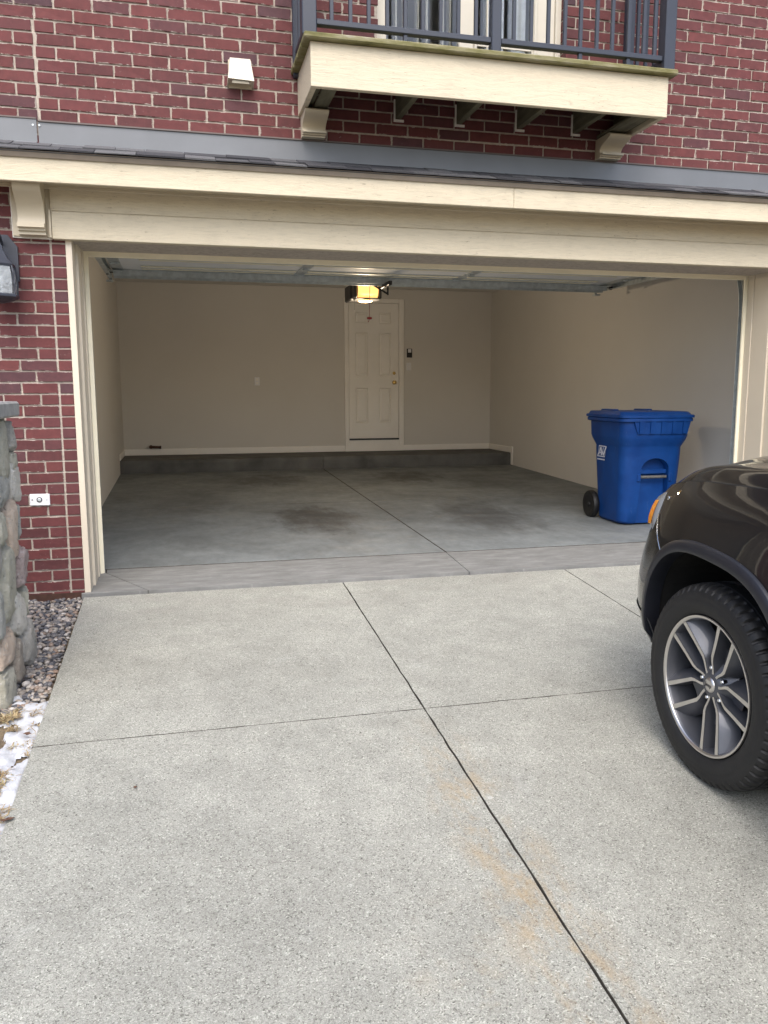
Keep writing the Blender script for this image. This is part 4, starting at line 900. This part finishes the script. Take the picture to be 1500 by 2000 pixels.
# ------------------------------------------------------------------ dark SUV parked nose-in
k = NT('dark brown metallic car paint'); co = k.coord('Object'); fl_ = k.n('ShaderNodeTexVoronoi'); fl_.inputs['Scale'].default_value = 900; k.l(co, fl_.inputs['Vector'])
k.col(k.mix(.35, (.0072, .0068, .0075), k.ramp(k.sep(fl_.outputs['Color'])[0], [(.3, (.005, .0045, .005)), (1, (.016, .013, .013))])))
k.set(Roughness=.5, Metallic=0.0, Coat_Weight=.85, Coat_Roughness=.02, Specular_IOR_Level=.15); M['paint'] = k.m
M['flare'] = plain('satin dark cladding', (.012, .0135, .019), .42, .1, 20); M['liner'] = plain('black wheel well liner', (.006, .006, .006), .9, .3, 30)
M['rubber'] = plain('tyre rubber', (.0075, .0075, .008), .62, .25, 25, bump=.2, bscale=120)
M['machined'] = plain('machined aluminium', (.62, .60, .58), .28, .05, 20, metallic=.95); M['wheelgrey'] = plain('painted dark wheel grey', (.080, .084, .098), .45, .08, 12, metallic=.55, Coat_Weight=.4)
M['chrome'] = plain('chrome', (.7, .7, .7), .12, .02, 5, metallic=1); M['disc'] = plain('brake disc', (.10, .10, .10), .5, .2, 30, metallic=.8)
k = NT('car glass'); k.col((.015, .018, .02)); k.set(Roughness=.03, Coat_Weight=1.0); M['carglass'] = k.m
k = NT('headlight lens'); k.col((.30, .32, .34)); k.set(Roughness=.12, Coat_Weight=1.0); M['lens_clear'] = k.m
k = NT('amber reflector'); co = k.coord('Object'); k.col(k.ramp(k.noise(co, 90, 2), [(.3, (.85, .26, .02)), (.7, (.95, .42, .06))])); k.set(Roughness=.25, Subsurface_Weight=.6, Subsurface_Radius=(.05, .03, .01)); M['amber'] = k.m
CARX, CARY = 3.345, -3.15
car = empty('parked_suv', (CARX, CARY, DZ(CARY)), (R(4.38), 0, R(-.9))); tag(car, 'dark brown SUV parked nose-in on the driveway, front wheel and fender showing', 'car')
PLAN = [(-.90, -3.86), (-.955, -3.6), (-.966, -2.9), (-.966, -1.8), (-.966, -.7), (-.967, -.25), (-.962, .0), (-.950, .2), (-.930, .36), (-.903, .48), (-.848, .63), (-.765, .77), (-.635, .88), (-.44, .930), (-.2, .95), (0, .957)]
pc = crom(PLAN, 10)
ZTOP = [(-3.9, 1.16), (-1.0, 1.205), (-.19, 1.163), (.29, 1.112), (.45, 1.085), (.60, 1.045), (.75, 1.005), (.86, .975), (.957, .955)]
ZB = [(-3.9, .36), (-.6, .31), (.3, .36), (.45, .385), (.96, .36)]
INS = [(0, .05), (.06, .018), (.16, .004), (.30, .0), (.45, .0), (.58, .004), (.70, .016), (.80, .034), (.88, .058), (.94, .086), (1, .128)]
INF = [(0, .06), (.06, .022), (.16, .006), (.30, .0), (.42, .003), (.55, .014), (.68, .033), (.80, .055), (.90, .070), (.96, .080), (1, .098)]
def shell_pt(i, t):
    p = Vector(pc[i]); a = Vector(pc[max(i-1, 0)]); b2 = Vector(pc[min(i+1, len(pc)-1)]); tn = (b2-a).normalized(); n = Vector((-tn.y, tn.x))   # outward for the left side
    y = p.y; z0, z1 = interp(ZB, y), interp(ZTOP, y); f = smoothstep(.15, .75, y)
    ins = interp(INS, t)*(1-f)+interp(INF, t)*f
    return Vector((p.x-n.x*ins, p.y-n.y*ins, z0+(z1-z0)*t))
NL = 30
TT = [i/NL for i in range(NL+1)]
rowsL = [[shell_pt(i, t) for t in TT] for i in range(len(pc))]
def side_x(y, z):
    best = None
    for i in range(len(pc)-1):
        if min(pc[i][1], pc[i+1][1])-.08 <= y <= max(pc[i][1], pc[i+1][1])+.08:
            z0, z1 = interp(ZB, y), interp(ZTOP, y); t = max(0, min(1, (z-z0)/(z1-z0)))
            a, b2 = shell_pt(i, t), shell_pt(i+1, t)
            if a.y <= y <= b2.y: return a.x+(b2.x-a.x)*(y-a.y)/max(1e-6, b2.y-a.y)
    return -.96
AX = ((0, .378), (-2.915, .378))
def arch_r(th, k=1.0):
    n = 2.75; cc, ss = abs(math.cos(th)), max(0, math.sin(th)) if math.sin(th) > 0 else abs(math.sin(th))*.35
    return k/((cc/.462)**n+(ss/.492)**n)**(1/n)
def in_arch(c): return any(math.hypot(c.y-ay, c.z-az) < arch_r(math.atan2(c.z-az, c.y-ay), 1.03) for ay, az in AX) and abs(c.x) > .5
def body_side(sg):
    bm = bmesh.new(); V = [[bm.verts.new((p.x*sg, p.y, p.z)) for p in row] for row in rowsL]
    for i in range(len(V)-1):
        for j in range(NL):
            q = [V[i][j], V[i][j+1], V[i+1][j+1], V[i+1][j]]; c = sum((v.co for v in q), Vector())/4
            if not in_arch(Vector((c.x, c.y, c.z))):
                bm.faces.new(q if sg < 0 else q[::-1])
    for v in [v for v in bm.verts if not v.link_faces]: bm.verts.remove(v)
    me = bpy.data.meshes.new('fender_side'); bm.to_mesh(me); bm.free(); me.materials.append(M['paint']); me.polygons.foreach_set('use_smooth', [True]*len(me.polygons))
    o = bpy.data.objects.new('body_side', me); col.objects.link(o); o.parent = car; return o
body_side(1); body_side(-1)
# hood, with a shut-line gap to the fenders
RISE = [(0, -.016), (.006, -.002), (.014, .008), (.03, .026), (.06, .050), (.085, .062), (.12, .066), (.18, .070), (.26, .085), (.34, .100), (.5, .110), (.9, .116)]
hood = MB(); rows = []
idx = [i for i in range(len(pc)) if pc[i][1] > -1.02 and pc[i][1] < .90]
for i in idx:
    e = rowsL[i][-1]; xe = e.x+.009; row = []; fr_ = smoothstep(.93, .45, e.y)
    for j in range(25):
        t = (j/24)**1.5; dx = -xe*t; bow = .035*smoothstep(0, .5, dx)*smoothstep(.2, .9, e.y)
        row.append((xe+dx, e.y+bow, e.z-.004+interp(RISE, dx)*(.35+.65*fr_)))
    rows.append(row+[(-p[0], p[1], p[2]) for p in row[-2::-1]])
hood.grid(rows).build('hood', M['paint'], car, smooth=75)
for sg in (-1, 1):
    sm = MB(); sm.tube([(sg*-(rowsL[i][-1].x+.0055), rowsL[i][-1].y, rowsL[i][-1].z-.0015) for i in idx[::2]], .0055, 6)
    sm.build('hood_gap', M['liner'], car)
# fender / bumper seam
def on_surf(y, z, out=.0015): return Vector((side_x(y, z)-out, y, z))
for sg in (-1, 1):
    pts = [on_surf(.375+.25*t, .80+.135*t, .0005) for t in [i/8 for i in range(9)]]
    MB().tube([(p.x*-sg, p.y, p.z) for p in pts], .0022, 5).build('bumper_seam', M['machined'] if 0 else M['chrome'] if sg < 0 else M['liner'], car)
# wheel-arch flares and liners
for (ay, az) in AX:
    for sg in (-1, 1):
        fm = MB(); rows = []
        for i in range(81):
            th = R(-1+190*i/80)
            row = []
            for (r, out) in ((.049, -.002), (.048, .010), (.044, .0140), (.026, .0150), (.008, .0165), (.002, .013), (.0, .002), (.002, -.06)):
                ra_ = arch_r(th)+r; y, z = ay+ra_*math.cos(th), az+ra_*math.sin(th)
                z = max(z, .19); x = side_x(y, max(.33, z)) if abs(ay) < 1 else -.966
                row.append((-sg*(x-out), y, z))
            rows.append(row)
        fm.grid(rows).build('fender_flare', M['flare'], car, smooth=45)
        li = MB(); rows = []
        for i in range(41):
            th = R(-4+200*i/40); rl = arch_r(th)+.012; rows.append([(-sg*x, ay+rl*math.cos(th), max(.2, az+rl*math.sin(th))) for x in ((side_x(ay+.48*math.cos(th), max(.33, az+.48*math.sin(th)))+.02) if abs(ay) < 1 else -.94, -.75, -.55, -.42)])
        li.grid(rows); li.add([(-sg*-.42, ay+.55*math.cos(R(a)), max(.2, az+.55*math.sin(R(a)))) for a in range(-30, 211, 12)], [tuple(range(21))])
        li.build('wheel_liner', M['liner'], car)
# headlights wrapping the corners, amber side reflector
for sg in (-1, 1):
    i0, i1 = [i for i in range(len(pc)) if pc[i][1] > .585][0], [i for i in range(len(pc)) if pc[i][0] > -.40][0]
    hl = MB(); rows = []
    for i in range(i0, i1+1):
        row = []
        u_ = (i-i0)/(i1-i0)
        for j in range(9):
            t = .70+.015*math.sin(u_*3)+(.95-.70)*j/8; p = shell_pt(i, t); a = Vector(pc[max(i-1, 0)]); b2 = Vector(pc[min(i+1, len(pc)-1)]); tn = (b2-a).normalized(); n = Vector((-tn.y, tn.x))
            o_ = .028*min(1, 5*u_, 4*(1-u_))**.7*math.sin(math.pi*j/8)**.5+.001
            row.append((-sg*(p.x+n.x*o_), p.y+n.y*o_, p.z))
        rows.append(row)
    h_ = hl.grid(rows).build('headlight', M['lens_clear'], car, smooth=70)
    am = MB(); rows = []
    for i in range(i0+3, i0+15):
        row = []
        for j in range(5):
            t = .735+(.90-.735)*j/4; p = shell_pt(i, t); a = Vector(pc[i-1]); b2 = Vector(pc[i+1]); tn = (b2-a).normalized(); n = Vector((-tn.y, tn.x)); u_ = (i-i0)/(i1-i0); jj = (t-.70)/.25; o_ = .028*min(1, 5*u_, 4*(1-u_))**.7*max(0, math.sin(math.pi*jj))**.5+.004; row.append((-sg*(p.x+n.x*o_), p.y+n.y*o_, p.z))
        rows.append(row)
    am.grid(rows).build('side_reflector', M['amber'], h_, smooth=70)
    MB().lathe([(.001, -.003), (.008, -.002), (.010, .0)], 10, (-sg*side_x(.50, 1.0), .50, 1.0), 'x').build('sensor_dot', M['amber'] if 0 else M['chrome'], car)
# grille, lower bumper, underbody
gr = MB()
for i in range(7): x = -.42+.14*i; gr.bbox(x-.045, x+.045, .93, .965, .72, .90, .012)
gr.build('grille_slots', M['chrome'], car)
MB().bbox(-.33, .33, .86, .972, .40, .60, .02).build('lower_grille', M['flare'], car)
lowb = MB(); rows = []
for sg2 in (1,):
    for i in [i for i in range(len(pc)) if pc[i][1] > .40]:
        p = shell_pt(i, .0); q = shell_pt(i, .16); rows.append([(q.x-.004, q.y+.002, q.z), (p.x-.018, p.y, p.z+.03), (p.x-.014, p.y-.004, p.z-.012), (p.x+.08, p.y-.06, p.z-.02)])
    rows += [[(-p[0], p[1], p[2]) for p in r_] for r_ in rows[-2::-1]]
lowb.grid(rows).build('bumper_lip', M['flare'], car, smooth=50)
MB().box(-.84, .84, -3.75, .45, .30, .33).build('underbody', M['liner'], car)
for sg in (-1, 1): MB().bbox(sg*.9525-.0225, sg*.9525+.0225, -2.40, -.56, .30, .44, .02).build('rocker_trim', M['flare'], car)
# greenhouse
G = [(-1.0, .72, 1.215, .66, 1.22), (-1.30, .80, 1.20, .64, 1.40), (-1.80, .85, 1.19, .60, 1.655), (-2.6, .86, 1.18, .60, 1.715), (-3.4, .85, 1.17, .58, 1.665), (-3.75, .82, 1.16, .56, 1.60), (-3.90, .78, 1.15, .60, 1.20)]
for sg in (-1, 1):
    MB().grid([[(sg*a, y, z0), (sg*(a*.6+c2*.4), y, z0+(z1-z0)*.45), (sg*c2*1.05, y, z1-.03)] for (y, a, z0, c2, z1) in G[1:6]]).build('side_window', M['carglass'], car, smooth=60)
    MB().grid([[(sg*c2*1.05, y, z1-.03), (sg*c2*.9, y, z1), (sg*c2*.4, y, z1+.02), (0, y, z1+.025)] for (y, a, z0, c2, z1) in G[2:6]]).build('roof_half', M['paint'], car, smooth=60)
    MB().grid([[(sg*abs(interp([(-3.9, .77), (-1.0, .83)], y)), y, interp(ZTOP, y)-.005), (sg*a, y, z0)] for (y, a, z0, c2, z1) in G]).build('belt_line', M['paint'], car)
    for y in (-1.30, -2.35, -3.35): 
        i = min(range(5), key=lambda q: abs(G[1+q][0]-y)); (yy, a, z0, c2, z1) = G[1+i]; MB().tube([(sg*(a+.004), yy-.02, z0), (sg*(c2*1.05+.004), yy-.02-.02, z1-.03)], .022, 6).build('pillar', M['paint'], car)
    mi = MB().bbox(sg*.97-.10, sg*.97+.10, -1.42, -1.26, 1.20, 1.36, .035).build('mirror', M['paint'], car); MB().bbox(sg*.85-.06, sg*.85+.06, -1.38, -1.30, 1.20, 1.24, .01).build('mirror_arm', M['flare'], mi)
    for y in (-.62, -1.62, -2.55): MB().tube([(sg*(.9665 if z < .9 else -side_x(y, z)+.0005), y, z) for z in (.46, .6, .75, .9, 1.0, 1.08, 1.15)], .0025, 5).build('door_seam', M['liner'], car)
    for y in (-1.48, -2.42): MB().bbox(sg*.975-.014, sg*.975+.014, y-.09, y+.09, .94, .965, .010).build('door_handle', M['chrome'], car)
MB().grid([[(x*c2/.6, y-.03*(1-x*x*2), z1+.02) for x in (-.63, -.4, 0, .4, .63)] for (y, a, z0, c2, z1) in G[:3]]).build('windshield', M['carglass'], car, smooth=60)
MB().grid([[(x*c2/.6, y, z1) for x in (-.6, -.3, 0, .3, .6)] for (y, a, z0, c2, z1) in G[5:]]).build('rear_window', M['carglass'], car, smooth=60)
MB().box(-.88, .88, -3.88, -3.80, .40, 1.17).build('tailgate', M['paint'], car)

# wheels
def tyre_mesh():
    prof = [(-.098, .258), (-.108, .263), (-.120, .272), (-.1285, .288), (-.1320, .306), (-.1325, .322), (-.1318, .324), (-.1312, .336), (-.1315, .338), (-.1265, .356), (-.118, .370), (-.112, .3755), (-.104, .380), (-.092, .3835), (-.078, .385), (-.071, .3855), (-.070, .377), (-.060, .377), (-.059, .386), (-.030, .3865), (-.012, .3867), (-.011, .378), (.011, .378), (.012, .3867)]
    prof = prof+[(-x, r) for x, r in prof[19::-1]][0:]
    NT_ = 420; mb = MB(); L = len(prof)
    for i in range(NT_):
        a = 2*math.pi*i/NT_; ph = i % 7; ph2 = (i+3) % 7
        for q, (x, r) in enumerate(prof):
            rr_ = r
            if abs(x) > .085 and r > .350 and ph < 2: rr_ -= .0105*smoothstep(.350, .372, r)
            elif .072 < abs(x) <= .085 and ph < 2: rr_ -= .009
            elif .012 < abs(x) < .059 and ph2 < 1: rr_ -= .005
            if .352 < r < .366 and (i//3) % 4 == 0: rr_ += .0015
            mb.v.append((x, rr_*math.cos(a), rr_*math.sin(a)))
    for i in range(NT_):
        j = (i+1) % NT_
        for q in range(L-1): mb.f.append((i*L+q, j*L+q, j*L+q+1, i*L+q+1))
    return mb
wheel = MB().lathe([(.2645, -.118), (.258, -.121), (.253, -.116), (.249, -.106), (.246, -.07), (.238, -.02), (.232, .05), (.236, .10), (.262, .118)], 96, axis='x').build('wheel', M['wheelgrey'], car, smooth=50)
wheel.location = (-.806, 0, .384)
tyre_mesh().build('tyre', M['rubber'], wheel, smooth=38)
MB().lathe([(.2655, -.117), (.2648, -.1235), (.2600, -.1245), (.2535, -.1195), (.2525, -.117)], 96, axis='x').build('rim_lip', M['machined'], wheel, smooth=50)
MB().lathe([(.001, .02), (.165, .02), (.165, -.002), (.001, -.002)], 48, axis='x').build('brake_disc', M['disc'], wheel)
MB().bbox(-.03, .03, .05, .18, -.07, .09, .015).build('brake_caliper', M['disc'], wheel)
MB().lathe([(.001, -.040), (.12, -.03), (.20, .03), (.232, .05)], 40, axis='x').build('barrel_back', M['liner'], wheel)
def xf(p): return interp([(.0, -.088), (.05, -.090), (.12, -.098), (.20, -.108), (.26, -.117)], p)
for kx in range(5):
    ph = R(69+72*kx); rad = Vector((-math.cos(ph), math.sin(ph))); tan = Vector((-math.sin(ph), -math.cos(ph)))   # (y, z)
    def W3(p, q, x): v = rad*p+tan*q; return (x, v.x, v.y)
    for sd in (-1, 1):
        cl = [(.040, sd*.009), (.060, sd*.017), (.086, sd*.033), (.104, sd*.040), (.17, sd*.043), (.256, sd*.047)]
        wf = [.013, .013, .014, .016, .017, .021]
        spk = MB(); rows = []; fc = MB(); rws = []
        for (p, q), wd in zip(cl, wf):
            x = xf(p); wo = .024+.05*smoothstep(.14, .26, p)*0
            lo_, hi_ = (.006, .030*smoothstep(.05, .14, p)+.006) if sd > 0 else (.030*smoothstep(.05, .14, p)+.006, .006)
            rows.append([W3(p, q-wd/2-lo_*1.1, x+.066), W3(p, q-wd/2-lo_*.75, x+.034), W3(p, q-wd/2, x+.001), W3(p, q+wd/2, x+.001), W3(p, q+wd/2+hi_*.75, x+.034), W3(p, q+wd/2+hi_*1.1, x+.066)])
            rws.append([W3(p, q-wd/2+.0012, x-.0006), W3(p, q+wd/2-.0012, x-.0006)])
        spk.grid(rows).build('spoke', M['wheelgrey'], wheel, smooth=30); fc.grid(rws).build('spoke_face', M['machined'], wheel)
    wb_ = MB(); wb_.grid([[W3(p, -hw, xf(p)+.036+.01*math.sin(p*12)), W3(p, 0, xf(p)+.046), W3(p, hw, xf(p)+.036)] for p, hw in ((.04, .012), (.07, .018), (.11, .036), (.135, .044), (.155, .043))]); wb_.build('spoke_web', M['wheelgrey'], wheel, smooth=50)
    a2 = ph+R(36); ra = Vector((-math.cos(a2), math.sin(a2)))
    MB().lathe([(.0005, -.088), (.006, -.088), (.0095, -.084), (.0105, -.060), (.0105, -.03)], 6, (0, ra.x*.0645, ra.y*.0645), 'x').build('lug_nut', M['chrome'], wheel)
    MB().lathe([(.012, -.058), (.016, -.060), (.019, -.056), (.020, -.03)], 18, (0, ra.x*.0645, ra.y*.0645), 'x').build('lug_seat', M['wheelgrey'], wheel, smooth=40)
MB().lathe([(.030, -.094), (.040, -.093), (.052, -.088), (.085, -.055), (.10, -.03)], 40, axis='x').build('hub_centre', M['wheelgrey'], wheel, smooth=40)
MB().lathe([(.0005, -.1005), (.018, -.1003), (.026, -.098), (.030, -.0935), (.031, -.088)], 36, axis='x').build('hub_cap', M['machined'], wheel, smooth=40)
tc = bpy.data.curves.new('badge', 'FONT'); tc.body = 'Jeep'; tc.size = .022; tc.align_x = 'CENTER'; tc.align_y = 'CENTER'; tc.extrude = .0006
to = bpy.data.objects.new('badge', tc); col.objects.link(to); bpy.context.view_layer.update()
tme = bpy.data.meshes.new_from_object(to.evaluated_get(bpy.context.evaluated_depsgraph_get())); bpy.data.objects.remove(to)
tb = bpy.data.objects.new('hub_lettering', tme); col.objects.link(tb); tme.materials.clear(); tme.materials.append(M['darksteel']); tb.parent = wheel
tb.location = (-.1012, 0, 0); tb.rotation_euler = (R(90), 0, R(-90))
for (x, y, rz) in ((.806, 0, 180), (-.806, -2.915, 0), (.806, -2.915, 180)):
    c = copy_tree(wheel, car); c.location = (x, y, .384); c.rotation_euler = (0, 0, R(rz))
